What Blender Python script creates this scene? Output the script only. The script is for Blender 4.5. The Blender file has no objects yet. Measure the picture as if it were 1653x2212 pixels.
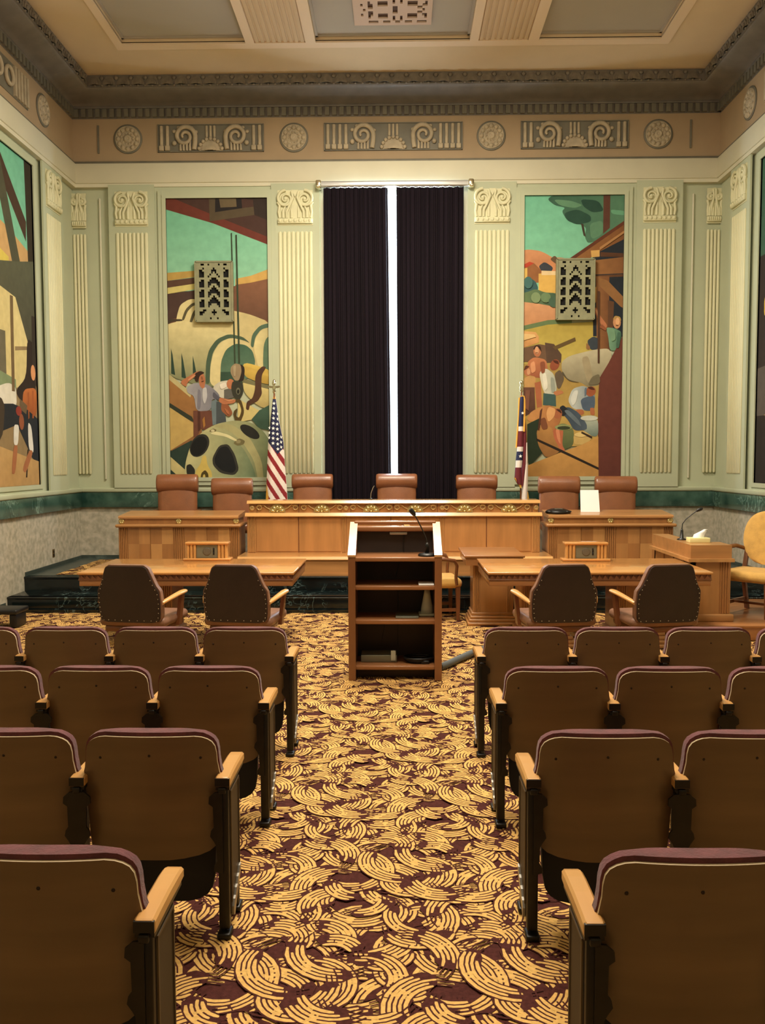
import bpy, bmesh, math, random
from mathutils import Matrix, Vector
PI = math.pi
random.seed(7)
scene = bpy.context.scene
COL = scene.collection

# ------------------------------------------------------------------ camera
YAW, PITCH, ROLL, FPX, CAM_H = 0.01786, -0.06191, 0.00293, 1852.17, 1.81
cam_data = bpy.data.cameras.new('camera')
cam_data.sensor_fit = 'HORIZONTAL'
cam_data.sensor_width = 36.0
cam_data.lens = FPX * 36.0 / 1653.0
cam_data.clip_start, cam_data.clip_end = 0.05, 200
cam = bpy.data.objects.new('camera', cam_data)
COL.objects.link(cam)
_m = Matrix.Rotation(YAW, 3, 'Z') @ Matrix.Rotation(PITCH, 3, 'X') @ Matrix.Rotation(ROLL, 3, 'Y')
_r = Matrix((_m.col[0], _m.col[2], -_m.col[1])).transposed()
cam.matrix_world = Matrix.Translation((0, 0, CAM_H)) @ _r.to_4x4()
scene.camera = cam

# ------------------------------------------------------------------ light
scene.view_settings.view_transform = 'Standard'
scene.view_settings.look = 'None'
scene.view_settings.exposure = 0.0
scene.view_settings.gamma = 1.0
scene.view_settings.use_curve_mapping = False

world = bpy.data.worlds.new('daylight')
scene.world = world
world.use_nodes = True
_bg = world.node_tree.nodes['Background']
_bg.inputs[0].default_value = (0.75, 0.88, 1.0, 1)
_bg.inputs[1].default_value = 6.0

def lamp(name, kind, loc, energy, color, size=0.3, size_y=None, rot=(0, 0, 0)):
    d = bpy.data.lights.new(name, kind)
    d.energy = energy
    d.color = color
    if kind == 'AREA':
        d.shape = 'RECTANGLE'
        d.size = size
        d.size_y = size_y or size
    else:
        d.shadow_soft_size = size
    o = bpy.data.objects.new(name, d)
    COL.objects.link(o)
    o.location = loc
    o.rotation_euler = rot
    return o

WARM = (1.0, 0.88, 0.70)
lamp('lamp_over_bench', 'AREA', (-0.03, 8.75, 6.75), 470, WARM, 1.8, 1.4)
lamp('lamp_over_aisle', 'AREA', (-0.03, 4.6, 6.75), 330, WARM, 2.0, 2.0)
lamp('pendant_left', 'POINT', (-2.1, 6.3, 5.5), 105, WARM, 0.35)
lamp('pendant_right', 'POINT', (2.1, 6.3, 5.5), 105, WARM, 0.35)
lamp('pendant_rear', 'POINT', (0.0, 0.2, 5.3), 25, WARM, 0.35)
lamp('window_daylight', 'AREA', (-0.04, 12.85, 3.3), 1500, (0.72, 0.86, 1.0), 1.9, 4.7, (-PI / 2, 0, 0))

# ------------------------------------------------------------------ materials
def lin(c):
    return tuple((x / 12.92 if x <= 0.04045 else ((x + 0.055) / 1.055) ** 2.4) for x in (v / 255.0 for v in c))

def nn(t, kind, **kw):
    n = t.nodes.new(kind)
    for k, v in kw.items():
        setattr(n, k, v)
    return n

def mat(name, rgb, rough=0.6, metal=0.0, var=0.0, vscale=6.0, stretch=(1, 1, 1), bump=0.0, bscale=60.0,
        coat=0.0, spec=0.5, rgb2=None, detail=4.0, sheen=0.0, ramp=(0.35, 0.65)):
    m = bpy.data.materials.new(name)
    m.use_nodes = True
    t = m.node_tree
    b = t.nodes['Principled BSDF']
    b.inputs['Roughness'].default_value = rough
    b.inputs['Metallic'].default_value = metal
    b.inputs['Coat Weight'].default_value = coat
    b.inputs['Coat Roughness'].default_value = 0.12
    b.inputs['Specular IOR Level'].default_value = spec
    b.inputs['Sheen Weight'].default_value = sheen
    c = lin(rgb)
    b.inputs['Base Color'].default_value = (*c, 1)
    if var > 0 or rgb2 or bump > 0:
        tc = nn(t, 'ShaderNodeTexCoord')
        mp = nn(t, 'ShaderNodeMapping')
        mp.inputs['Scale'].default_value = stretch
        t.links.new(tc.outputs['Object'], mp.inputs['Vector'])
    if var > 0 or rgb2:
        nz = nn(t, 'ShaderNodeTexNoise')
        nz.inputs['Scale'].default_value = vscale
        nz.inputs['Detail'].default_value = detail
        t.links.new(mp.outputs[0], nz.inputs['Vector'])
        rp = nn(t, 'ShaderNodeValToRGB')
        e = rp.color_ramp.elements
        e[0].position, e[1].position = ramp
        if rgb2:
            e[0].color = (*c, 1)
            e[1].color = (*lin(rgb2), 1)
        else:
            e[0].color = (*[x * (1 - var) for x in c], 1)
            e[1].color = (*[min(1, x * (1 + var)) for x in c], 1)
        t.links.new(nz.outputs['Fac'], rp.inputs['Fac'])
        t.links.new(rp.outputs[0], b.inputs['Base Color'])
    if bump > 0:
        n2 = nn(t, 'ShaderNodeTexNoise')
        n2.inputs['Scale'].default_value = bscale
        n2.inputs['Detail'].default_value = 3
        t.links.new(mp.outputs[0], n2.inputs['Vector'])
        bp = nn(t, 'ShaderNodeBump')
        bp.inputs['Strength'].default_value = bump
        bp.inputs['Distance'].default_value = 0.01
        t.links.new(n2.outputs['Fac'], bp.inputs['Height'])
        t.links.new(bp.outputs[0], b.inputs['Normal'])
    return m

def marble(name, rgb, vein, rough, vs=2.2, width=0.03, rgb2=None):
    m = mat(name, rgb, rough, var=0.35, vscale=3.5, rgb2=rgb2, coat=0.0, detail=6)
    t = m.node_tree
    b = t.nodes['Principled BSDF']
    old = b.inputs['Base Color'].links[0].from_socket
    tc = nn(t, 'ShaderNodeTexCoord')
    nz = nn(t, 'ShaderNodeTexNoise')
    nz.inputs['Scale'].default_value = vs
    nz.inputs['Detail'].default_value = 8
    nz.inputs['Distortion'].default_value = 1.4
    t.links.new(tc.outputs['Object'], nz.inputs['Vector'])
    rp = nn(t, 'ShaderNodeValToRGB')
    e = rp.color_ramp.elements
    e[0].position, e[0].color = 0.5 - width, (0, 0, 0, 1)
    e[1].position, e[1].color = 0.5, (1, 1, 1, 1)
    e2 = e.new(0.5 + width)
    e2.color = (0, 0, 0, 1)
    t.links.new(nz.outputs['Fac'], rp.inputs['Fac'])
    n3 = nn(t, 'ShaderNodeTexNoise')
    n3.inputs['Scale'].default_value = 1.7
    t.links.new(tc.outputs['Object'], n3.inputs['Vector'])
    r3 = nn(t, 'ShaderNodeValToRGB')
    r3.color_ramp.elements[0].position = 0.5
    r3.color_ramp.elements[1].position = 0.7
    t.links.new(n3.outputs['Fac'], r3.inputs['Fac'])
    mu = nn(t, 'ShaderNodeMath', operation='MULTIPLY')
    t.links.new(rp.outputs[0], mu.inputs[0])
    t.links.new(r3.outputs[0], mu.inputs[1])
    mx = nn(t, 'ShaderNodeMix', data_type='RGBA')
    t.links.new(mu.outputs[0], mx.inputs['Factor'])
    t.links.new(old, mx.inputs['A'])
    mx.inputs['B'].default_value = (*lin(vein), 1)
    t.links.new(mx.outputs['Result'], b.inputs['Base Color'])
    return m

def wood(name, rgb, axis='X', rough=0.38, coat=0.35, var=0.16, scale=9):
    s = {'X': (0.12, 1, 1), 'Y': (1, 0.12, 1), 'Z': (1, 1, 0.12)}[axis]
    return mat(name, rgb, rough, var=var, vscale=scale, stretch=s, coat=coat, detail=5, ramp=(0.3, 0.7))

M = {}
M['sage'] = mat('sage_paint', (178, 184, 156), 0.7, var=0.03, vscale=2)
M['sagerev'] = mat('sage_paint_recess', (186, 191, 160), 0.7, var=0.03, vscale=2)
M['cream'] = mat('cream_paint', (208, 205, 168), 0.65, var=0.03, vscale=3)
M['band'] = mat('ivory_paint', (206, 202, 178), 0.65, var=0.03, vscale=2)
M['frieze'] = mat('tan_paint', (164, 142, 112), 0.75, var=0.06, vscale=1.5)
M['relief'] = mat('stone_relief', (172, 158, 132), 0.7, var=0.12, vscale=9)
M['cornice'] = mat('umber_paint', (112, 106, 98), 0.5, var=0.1, vscale=6)
M['dentil'] = mat('olive_paint', (110, 106, 92), 0.6, var=0.08, vscale=6)
M['egg'] = mat('bronze_paint', (116, 108, 96), 0.5, var=0.2, vscale=14)
M['ceil'] = mat('ochre_plaster', (206, 182, 146), 0.8, var=0.04, vscale=1.2)
M['rim'] = mat('peach_plaster', (220, 196, 166), 0.8)
M['coffer'] = mat('grey_plaster', (166, 156, 140), 0.8, var=0.03, vscale=1)
M['flutes'] = mat('fluted_plaster', (198, 172, 138), 0.8)
M['greenmarble'] = marble('green_marble', (36, 66, 58), (130, 160, 148), 0.25, 3.5, 0.03, (78, 108, 96))
M['blackmarble'] = marble('black_marble', (8, 14, 15), (120, 145, 145), 0.16, 5.0, 0.022, (16, 28, 29))
M['plinth'] = marble('grey_green_marble', (52, 62, 58), (90, 104, 98), 0.35, 2.5, 0.03, (66, 76, 70))
M['wainscot'] = mat('mottled_stone', (156, 152, 134), 0.7, rgb2=(190, 182, 164), vscale=14, detail=8, bump=0.12, bscale=30, stretch=(1, 1, 1))
M['pinkmarble'] = mat('pale_marble', (160, 160, 145), 0.4, rgb2=(190, 180, 165), vscale=10)
M['oak'] = wood('honey_oak', (176, 126, 76), 'X')
M['oakz'] = wood('honey_oak_upright', (174, 124, 74), 'Z')
M['oak2'] = wood('mid_oak_upright', (160, 110, 64), 'Z')
M['oak3'] = wood('light_oak_upright', (188, 138, 84), 'Z')
M['oak4'] = wood('mid_oak', (160, 108, 64), 'X')
M['table'] = wood('table_oak', (200, 142, 80), 'X', 0.22, 0.6)
M['oakdark'] = wood('dark_oak', (120, 74, 44), 'X', 0.4)  # darker oak for seams, dividers and the zigzag moulding
M['oakrail'] = wood('pale_rail_oak', (214, 160, 96), 'X', 0.3, 1.0)
M['lectern'] = wood('russet_wood', (132, 84, 50), 'Z', 0.35, 0.4)
M['lecternx'] = wood('russet_wood_shelf', (148, 98, 60), 'X', 0.35, 0.4)
M['lecterncap'] = wood('russet_cap', (196, 146, 96), 'Y', 0.3, 1.0)
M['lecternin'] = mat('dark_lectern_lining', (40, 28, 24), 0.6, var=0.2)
M['ply'] = wood('seat_back_ply', (112, 87, 60), 'X', 0.42, 0.2, 0.2, 7)
M['plyedge'] = mat('ply_edge', (226, 208, 176), 0.4)
M['armwood'] = wood('maple_arm', (208, 156, 92), 'Y', 0.32, 0.4, 0.12, 8)
M['endpanel'] = wood('end_panel_veneer', (58, 46, 33), 'Z', 0.6, 0.0)
M['endtrim'] = wood('end_trim', (98, 80, 56), 'Z', 0.6, 0.0)
M['iron'] = mat('black_iron', (30, 26, 23), 0.4, 0.3, var=0.2, vscale=20)
M['panblack'] = mat('black_pan', (12, 11, 11), 0.6)
M['burgundy'] = mat('burgundy_mohair', (98, 46, 52), 0.9, var=0.25, vscale=18, bump=0.3, bscale=120, sheen=0.2)
M['steel'] = mat('worn_steel', (170, 165, 155), 0.35, 0.8)
M['screw'] = mat('dark_screw', (46, 30, 18), 0.4, 0.4)
M['cognac'] = mat('cognac_leather', (134, 84, 54), 0.34, var=0.12, vscale=5, bump=0.15, bscale=90, coat=0.15)
M['darkleather'] = mat('dark_brown_leather', (41, 27, 25), 0.5, var=0.12, vscale=8, bump=0.15, bscale=120)
M['tanleather'] = mat('taupe_leather', (134, 98, 78), 0.45, var=0.15, vscale=8, bump=0.2, bscale=60)
M['nail'] = mat('nickel_nail', (200, 190, 170), 0.3, 0.9)
M['gold'] = mat('gilt_brass', (216, 198, 140), 0.3, 0.8)
M['giltwood'] = mat('gilt_scroll', (204, 172, 116), 0.35, 0.3)
M['velvet'] = mat('plum_velvet', (20, 12, 21), 0.9, var=0.25, vscale=4, stretch=(6, 6, 0.1), spec=0.2)
M['goldcloth'] = mat('gold_velour', (206, 162, 84), 0.8, var=0.1, vscale=12, bump=0.2, bscale=90, sheen=0.2)
M['walnut'] = wood('walnut_frame', (112, 66, 36), 'Z', 0.4, 0.3)
M['black'] = mat('black_plastic', (16, 16, 18), 0.4)
M['ventpaint'] = mat('vent_green', (136, 136, 106), 0.55, var=0.1, vscale=10)
M['ventdark'] = mat('vent_void', (10, 10, 8), 0.9)
M['ceilvent'] = mat('ceiling_vent_paint', (196, 170, 148), 0.7)
M['ceilvoid'] = mat('ceiling_vent_void', (92, 70, 54), 0.9)
M['white'] = mat('white_paper', (248, 249, 250), 0.7)
M['cream2'] = mat('cream_card', (236, 228, 168), 0.6)
M['greymetal'] = mat('grey_faceplate', (128, 128, 112), 0.45, 0.4)
M['greymesh'] = mat('speaker_mesh', (110, 104, 90), 0.6, 0.3, var=0.3, vscale=200)
M['rod'] = mat('silver_rod', (205, 208, 208), 0.3, 0.6)
M['hose'] = mat('grey_hose', (92, 98, 100), 0.6)
M['frostplastic'] = mat('pale_plastic', (196, 200, 186), 0.5)
M['brass'] = mat('old_brass', (120, 98, 52), 0.4, 0.7)
M['bluecloth'] = mat('navy_cloth', (28, 34, 72), 0.8)
M['redcloth'] = mat('red_cloth', (138, 32, 40), 0.8)
M['whitecloth'] = mat('white_cloth', (232, 222, 216), 0.8)
M['maroon'] = mat('maroon_cloth', (104, 32, 42), 0.8)
M['fringe'] = mat('gold_fringe', (226, 170, 66), 0.7)
M['silver'] = mat('polished_silver', (226, 220, 190), 0.15, 0.95)
M['carpetdark'] = mat('maroon_carpet', (78, 42, 38), 0.95, var=0.2, vscale=60, bump=0.3, bscale=220, spec=0.1)
M['carpetgold'] = mat('gold_carpet', (224, 180, 108), 0.95, var=0.12, vscale=60, bump=0.3, bscale=220, spec=0.1)
M['rearwall'] = mat('rear_wall_paint', (170, 160, 130), 0.8)

def paint_mat():
    m = bpy.data.materials.new('mural_paint')
    m.use_nodes = True
    t = m.node_tree
    b = t.nodes['Principled BSDF']
    b.inputs['Roughness'].default_value = 0.75
    b.inputs['Specular IOR Level'].default_value = 0.2
    at = nn(t, 'ShaderNodeAttribute', attribute_name='paint')
    tc = nn(t, 'ShaderNodeTexCoord')
    nz = nn(t, 'ShaderNodeTexNoise')
    nz.inputs['Scale'].default_value = 9
    nz.inputs['Detail'].default_value = 6
    t.links.new(tc.outputs['Object'], nz.inputs['Vector'])
    mr = nn(t, 'ShaderNodeMapRange')
    mr.inputs['To Min'].default_value = 0.66
    mr.inputs['To Max'].default_value = 1.02
    t.links.new(nz.outputs['Fac'], mr.inputs['Value'])
    mx = nn(t, 'ShaderNodeVectorMath', operation='SCALE')
    t.links.new(at.outputs['Color'], mx.inputs[0])
    t.links.new(mr.outputs[0], mx.inputs['Scale'])
    t.links.new(mx.outputs[0], b.inputs['Base Color'])
    return m
M['paint'] = paint_mat()

def glass_mat():
    m = bpy.data.materials.new('window_glass')
    m.use_nodes = True
    t = m.node_tree
    t.nodes.remove(t.nodes['Principled BSDF'])
    a = nn(t, 'ShaderNodeBsdfTransparent')
    b = nn(t, 'ShaderNodeBsdfGlossy')
    b.inputs['Roughness'].default_value = 0.02
    mx = nn(t, 'ShaderNodeMixShader')
    mx.inputs[0].default_value = 0.06
    t.links.new(a.outputs[0], mx.inputs[1])
    t.links.new(b.outputs[0], mx.inputs[2])
    t.links.new(mx.outputs[0], t.nodes['Material Output'].inputs['Surface'])
    return m
M['glass'] = glass_mat()

# ------------------------------------------------------------------ mesh builder
class MB:
    def __init__(s):
        s.v, s.f, s.m, s.s = [], [], [], []

    def add(s, vs, fs, mi=0, smooth=False):
        o = len(s.v)
        s.v += [tuple(p) for p in vs]
        for f in fs:
            s.f.append(tuple(i + o for i in f))
            s.m.append(mi)
            s.s.append(smooth)
        return s

    def box(s, x0, x1, y0, y1, z0, z1, mi=0):
        vs = [(x0, y0, z0), (x1, y0, z0), (x1, y1, z0), (x0, y1, z0), (x0, y0, z1), (x1, y0, z1), (x1, y1, z1), (x0, y1, z1)]
        return s.add(vs, [(0, 3, 2, 1), (4, 5, 6, 7), (0, 1, 5, 4), (1, 2, 6, 5), (2, 3, 7, 6), (3, 0, 4, 7)], mi)

    def rbox(s, x0, x1, y0, y1, z0, z1, r=0.01, seg=2, mi=0, xf=None):
        bm = bmesh.new()
        bmesh.ops.create_cube(bm, size=1)
        for v in bm.verts:
            v.co = Vector(((x0 + x1) / 2 + v.co.x * (x1 - x0), (y0 + y1) / 2 + v.co.y * (y1 - y0), (z0 + z1) / 2 + v.co.z * (z1 - z0)))
        r = min(r, 0.49 * min(x1 - x0, y1 - y0, z1 - z0))
        bmesh.ops.bevel(bm, geom=bm.edges[:], offset=r, segments=seg, affect='EDGES', profile=0.5)
        bm.verts.index_update()
        vs = [v.co.copy() for v in bm.verts]
        if xf:
            vs = [xf(p) for p in vs]
        s.add(vs, [tuple(v.index for v in f.verts) for f in bm.faces], mi, seg > 1)
        bm.free()
        return s

    def tube(s, pts, r, n=8, mi=0, cap=True):
        pts = [Vector(p) for p in pts]
        k = len(pts)
        rs = r if isinstance(r, (list, tuple)) else [r] * k
        vs, fs = [], []
        up = None
        for i, p in enumerate(pts):
            d = (pts[min(i + 1, k - 1)] - pts[max(i - 1, 0)])
            if d.length < 1e-9:
                d = Vector((0, 0, 1))
            d.normalize()
            if up is None:
                up = Vector((0, 0, 1)) if abs(d.z) < 0.9 else Vector((1, 0, 0))
            a = d.cross(up)
            if a.length < 1e-6:
                a = d.cross(Vector((1, 0.3, 0.2)))
            a.normalize()
            b = a.cross(d).normalized()
            up = b
            for j in range(n):
                t = 2 * PI * j / n
                vs.append(p + (a * math.cos(t) + b * math.sin(t)) * rs[i])
        for i in range(k - 1):
            for j in range(n):
                fs.append((i * n + j, i * n + (j + 1) % n, (i + 1) * n + (j + 1) % n, (i + 1) * n + j))
        s.add(vs, fs, mi, True)
        if cap:
            s.add(vs[:n], [tuple(range(n))], mi)
            s.add(vs[-n:], [tuple(reversed(range(n)))], mi)
        return s

    def lathe(s, prof, c=(0, 0, 0), n=24, axis='Z', mi=0, smooth=True):
        vs, fs = [], []
        for r, h in prof:
            for j in range(n):
                t = 2 * PI * j / n
                a, b = r * math.cos(t), r * math.sin(t)
                p = {'Z': (a, b, h), 'Y': (a, h, b), 'X': (h, a, b)}[axis]
                vs.append((c[0] + p[0], c[1] + p[1], c[2] + p[2]))
        k = len(prof)
        for i in range(k - 1):
            for j in range(n):
                fs.append((i * n + j, i * n + (j + 1) % n, (i + 1) * n + (j + 1) % n, (i + 1) * n + j))
        fs.append(tuple(range(n)))
        fs.append(tuple((k - 1) * n + j for j in range(n)))
        return s.add(vs, fs, mi, smooth)

    def prism(s, poly, plane, a0, a1, mi=0, smooth=False):
        def P(u, w, a):
            return {'XZ': (u, a, w), 'YZ': (a, u, w), 'XY': (u, w, a)}[plane]
        n = len(poly)
        vs = [P(u, w, a0) for u, w in poly] + [P(u, w, a1) for u, w in poly]
        s.add(vs, [tuple(range(n)), tuple(reversed(range(n, 2 * n)))], mi)
        return s.add(vs, [(i, (i + 1) % n, n + (i + 1) % n, n + i) for i in range(n)], mi, smooth)

    def ell(s, c, r, n=12, mi=0, zmin=None):
        vs, fs = [], []
        k = max(4, n // 2)
        for i in range(k + 1):
            ph = -PI / 2 + PI * i / k
            for j in range(n):
                t = 2 * PI * j / n
                vs.append((c[0] + r[0] * math.cos(ph) * math.cos(t), c[1] + r[1] * math.cos(ph) * math.sin(t), c[2] + r[2] * math.sin(ph)))
        for i in range(k):
            for j in range(n):
                fs.append((i * n + j, i * n + (j + 1) % n, (i + 1) * n + (j + 1) % n, (i + 1) * n + j))
        return s.add(vs, fs, mi, True)

    def loft(s, rings, mi=0, smooth=True, cap=True):
        n = len(rings[0])
        vs = [p for r in rings for p in r]
        fs = [(i * n + j, i * n + (j + 1) % n, (i + 1) * n + (j + 1) % n, (i + 1) * n + j) for i in range(len(rings) - 1) for j in range(n)]
        s.add(vs, fs, mi, smooth)
        if cap:
            s.add(rings[0], [tuple(reversed(range(n)))], mi)
            s.add(rings[-1], [tuple(range(n))], mi)
        return s

    def sheet(s, rows, yf, th, nx=14, mi=0, rim=1, mi_front=None, bulge=None):
        """rows (z, half width, centre x); yf(x,z) gives the rear face; th thickness to +y"""
        k = len(rows)
        back, front = [], []
        for z, w, *cx in rows:
            c0 = cx[0] if cx else 0
            for j in range(nx + 1):
                u = -1 + 2 * j / nx
                x = c0 + u * w
                y = yf(x, z)
                back.append((x, y, z))
                t = th
                if bulge:
                    t = th + bulge * (1 - u ** 4)
                front.append((x, y + t, z))
        N = nx + 1
        q = [(i * N + j, i * N + j + 1, (i + 1) * N + j + 1, (i + 1) * N + j) for i in range(k - 1) for j in range(nx)]
        s.add(back, q, mi, True)
        s.add(front, [tuple(reversed(f)) for f in q], mi if mi_front is None else mi_front, True)
        loop = [j for j in range(N)] + [i * N + nx for i in range(1, k)] + [(k - 1) * N + j for j in range(nx - 1, -1, -1)] + [i * N for i in range(k - 2, 0, -1)]
        L = len(loop)
        vs = [back[i] for i in loop] + [front[i] for i in loop]
        s.add(vs, [(i, L + i, L + (i + 1) % L, (i + 1) % L) for i in range(L)], rim, True)
        return s

    def build(s, name, mats, parent=None, origin=(0, 0, 0), fixn=True):
        me = bpy.data.meshes.new(name)
        ox, oy, oz = origin
        me.from_pydata([(a - ox, b - oy, c - oz) for a, b, c in s.v], [], s.f)
        if not isinstance(mats, (list, tuple)):
            mats = [mats]
        for mm in mats:
            me.materials.append(M[mm] if isinstance(mm, str) else mm)
        me.polygons.foreach_set('material_index', [min(i, len(mats) - 1) for i in s.m])
        me.polygons.foreach_set('use_smooth', s.s)
        if fixn and len(s.f) < 60000:
            bm = bmesh.new()
            bm.from_mesh(me)
            bmesh.ops.recalc_face_normals(bm, faces=bm.faces[:])
            bm.to_mesh(me)
            bm.free()
        me.update()
        o = bpy.data.objects.new(name, me)
        COL.objects.link(o)
        if parent is not None:
            o.parent = parent
        else:
            o.location = origin
        return o

def tag(o, label, cat, group=None):
    o['label'] = label
    o['category'] = cat
    if group:
        o['group'] = group
    return o

def thing(name, label, cat, loc=(0, 0, 0), rz=0, group=None):
    o = bpy.data.objects.new(name, None)
    o.empty_display_size = 0.1
    COL.objects.link(o)
    o.location = loc
    o.rotation_euler = (0, 0, rz)
    return tag(o, label, cat, group)

def struct(mb, name, mats, label=None, parent=None, fixn=True):
    o = mb.build(name, mats, parent, fixn=fixn)
    if parent is None:
        o['kind'] = 'structure'
        if label:
            o['label'] = label
    return o

def dup(root, loc, rz, label, group=None):
    r = root.copy()
    COL.objects.link(r)
    r.location = loc
    r.rotation_euler = (0, 0, rz)
    r['label'] = label
    if group:
        r['group'] = group
    for ch in list(root.children):
        c = ch.copy()
        COL.objects.link(c)
        c.parent = r
        for g in ch.children:
            d = g.copy()
            COL.objects.link(d)
            d.parent = c
    return r

# ------------------------------------------------------------------ room constants
XL, XR, YB = -4.67, 4.59, 12.5
XC = (XL + XR) / 2
YF = -2.0
ZC = 7.1
PLAT = 0.36

# ------------------------------------------------------------------ carpet
def carpet(mb, x0, x1, y0, y1, ztop, tile=0.80):
    nb = 62
    dz = 0.00013
    zb = ztop - nb * dz - 0.0003
    mb.add([(x0, y0, zb), (x1, y0, zb), (x1, y1, zb), (x0, y1, zb)], [(0, 1, 2, 3)], 0)
    rnd = random.Random(11)
    bundles = []
    for b in range(nb):
        gx, gy = (b * 0.618034) % 1.0, (b + 0.5) / nb
        bundles.append(dict(c=((gx + rnd.uniform(-.05, .05)) * tile, (gy + rnd.uniform(-.03, .03)) * tile), R=rnd.uniform(0.05, 0.15),
                            a0=rnd.uniform(0, 2 * PI), da=rnd.uniform(1.5, 2.7), n=rnd.choice([3, 4, 4, 5]), z=zb + 0.0002 + b * dz,
                            st=[(rnd.uniform(0, .35), rnd.uniform(0, .35), rnd.choice([0, 0, 0, 0, 1, 2, 2]), rnd.uniform(.25, .75)) for _ in range(6)]))
    order = list(range(nb))
    rnd.shuffle(order)
    for i, o in enumerate(order):
        bundles[o]['z'] = zb + 0.0002 + i * dz
    unit = []
    for b in bundles:
        cx, cy = b['c']
        p = 0.0180
        def arc(r, wid, t0, t1, z, mi, taper):
            n = max(2, int((t1 - t0) * 4.5))
            vs = []
            for i in range(n + 1):
                u = i / n
                t = t0 + (t1 - t0) * u
                h = wid / 2
                if taper and (i == 0 or i == n):
                    h *= 0.45
                for rr in (r - h, r + h):
                    e = 1.0
                    vs.append((cx + rr * math.cos(t) - b['R'] * 0.6 * math.cos(b['a0'] + b['da'] / 2), cy + rr * math.sin(t) - b['R'] * 0.6 * math.sin(b['a0'] + b['da'] / 2), z))
            fs = [(2 * i, 2 * i + 1, 2 * i + 3, 2 * i + 2) for i in range(n)]
            unit.append((vs, fs, mi))
        n = b['n']
        arc(b['R'] + (n - 1) * p / 2, n * p + 0.013, b['a0'], b['a0'] + b['da'], b['z'], 0, True)
        ends = []
        for k in range(n):
            s0, s1, mode, cut = b['st'][k]
            t0 = b['a0'] + s0 * 1.35
            t1 = b['a0'] + b['da'] - s1 * 1.35
            ends.append((t0, t1))
            arc(b['R'] + k * p, p * 1.04, t0, t1, b['z'] + dz * 0.35, 1, True)
            if mode == 1:
                m_ = t0 + (t1 - t0) * cut
                r = b['R'] + k * p
                arc(r, p * 1.04, m_, m_ + 0.005 / r, b['z'] + dz * 0.7, 0, False)
        for k in range(n - 1):
            s0, s1, mode, cut = b['st'][k]
            r = b['R'] + (k + .5) * p
            lo, hi = max(ends[k][0], ends[k + 1][0]), min(ends[k][1], ends[k + 1][1])
            L = hi - lo
            z = b['z'] + dz * 0.7
            sw = 0.0064
            c0, c1 = lo + L * (.36 + .4 * s0), hi - L * (.36 + .4 * s1)
            arc(r, sw, lo - .6, c0, z, 0, False)
            arc(r, sw, c1, hi + .6, z, 0, False)
            t = c0 + .014 / r
            while t + .012 / r < c1:
                if mode != 0:
                    arc(r, sw, t, t + .008 / r, z, 0, False)
                t += .026 / r
    nxt = int(math.ceil((x1 - x0) / tile)) + 1
    nyt = int(math.ceil((y1 - y0) / tile)) + 1
    for i in range(-1, nxt):
        for j in range(-1, nyt):
            ox = x0 + i * tile + (tile / 2 if j % 2 else 0)
            oy = y0 + j * tile
            for vs, fs, mi in unit:
                q = [(a + ox, c + oy, z) for a, c, z in vs]
                ins = [x0 <= a <= x1 and y0 <= c <= y1 for a, c, z in q]
                if all(ins):
                    mb.add(q, fs, mi)
                elif any(ins):
                    mb.add([(min(max(a, x0), x1), min(max(c, y0), y1), z) for a, c, z in q], fs, mi)

mb = MB()
carpet(mb, XL, XR, 0.6, 10.05, 0.0)
mb.add([(XL, YF, -.005), (XR, YF, -.005), (XR, 0.6, -.005), (XL, 0.6, -.005)], [(0, 1, 2, 3)], 0)
mb.box(XL, XR, YF, YB, -.2, -.02, 0)
struct(mb, 'floor', ['carpetdark', 'carpetgold'], 'maroon and gold swirl patterned carpet floor', fixn=False)

# ------------------------------------------------------------------ platform steps
mb = MB()
S1, S2 = 10.05, 10.53
mb.rbox(XL, XR, S1, YB, -0.05, 0.18, 0.012)
mb.box(XL, XR, S1 - .05, S1 + .02, -0.03, 0.035)
mb.rbox(XL, XR, S1 - .012, S1 + .1, 0.15, 0.18, 0.012)
mb.rbox(XL, XR, S2, YB, 0.0, PLAT - .004, 0.012)
mb.rbox(XL, XR, S2 - .012, S2 + .1, PLAT - .034, PLAT, 0.012)
struct(mb, 'trim_1', 'blackmarble', 'black veined marble steps in front of the judges bench')
mb = MB()
mb.box(XL, XR, S2 + .09, YB, PLAT - .05, PLAT + .002)
struct(mb, 'trim_2', 'plinth', 'grey green marble border of the platform')
mb = MB()
carpet(mb, XL + .36, XR - .36, S2 + .12, YB - .22, PLAT + .012)
struct(mb, 'floor.001', ['carpetdark', 'carpetgold'], 'swirl patterned carpet on the raised platform', fixn=False)

# ------------------------------------------------------------------ walls
mb = MB()
WX0, WX1, WZ0, WZ1 = -0.94, 0.84, 0.9, 5.66
mb.box(XL - .3, WX0, YB, YB + .3, -.25, ZC + .2)
mb.box(WX1, XR + .3, YB, YB + .3, -.25, ZC + .2)
mb.box(WX0, WX1, YB, YB + .3, -.25, WZ0)
mb.box(WX0, WX1, YB, YB + .3, WZ1, ZC + .2)
mb.box(-4.12, WX0 - .15, YB - .06, YB, 1.36, 5.74)       # slightly proud centre bay
mb.box(WX1 + .17, 4.05, YB - .06, YB, 1.36, 5.74)
struct(mb, 'wall_back', 'sage', 'sage green back wall with window bay')
for nm, xa, xb in (('wall_left', XL - .3, XL), ('wall_right', XR, XR + .3)):
    mb = MB()
    mb.box(xa, xb, YF, YB, -.25, ZC + .2)
    struct(mb, nm, 'sage', 'sage green side wall')
mb = MB()
mb.box(XL, XR, YF - .3, YF, -.25, ZC + .2)
struct(mb, 'wall_rear', 'rearwall', 'rear wall behind the seating')

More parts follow.
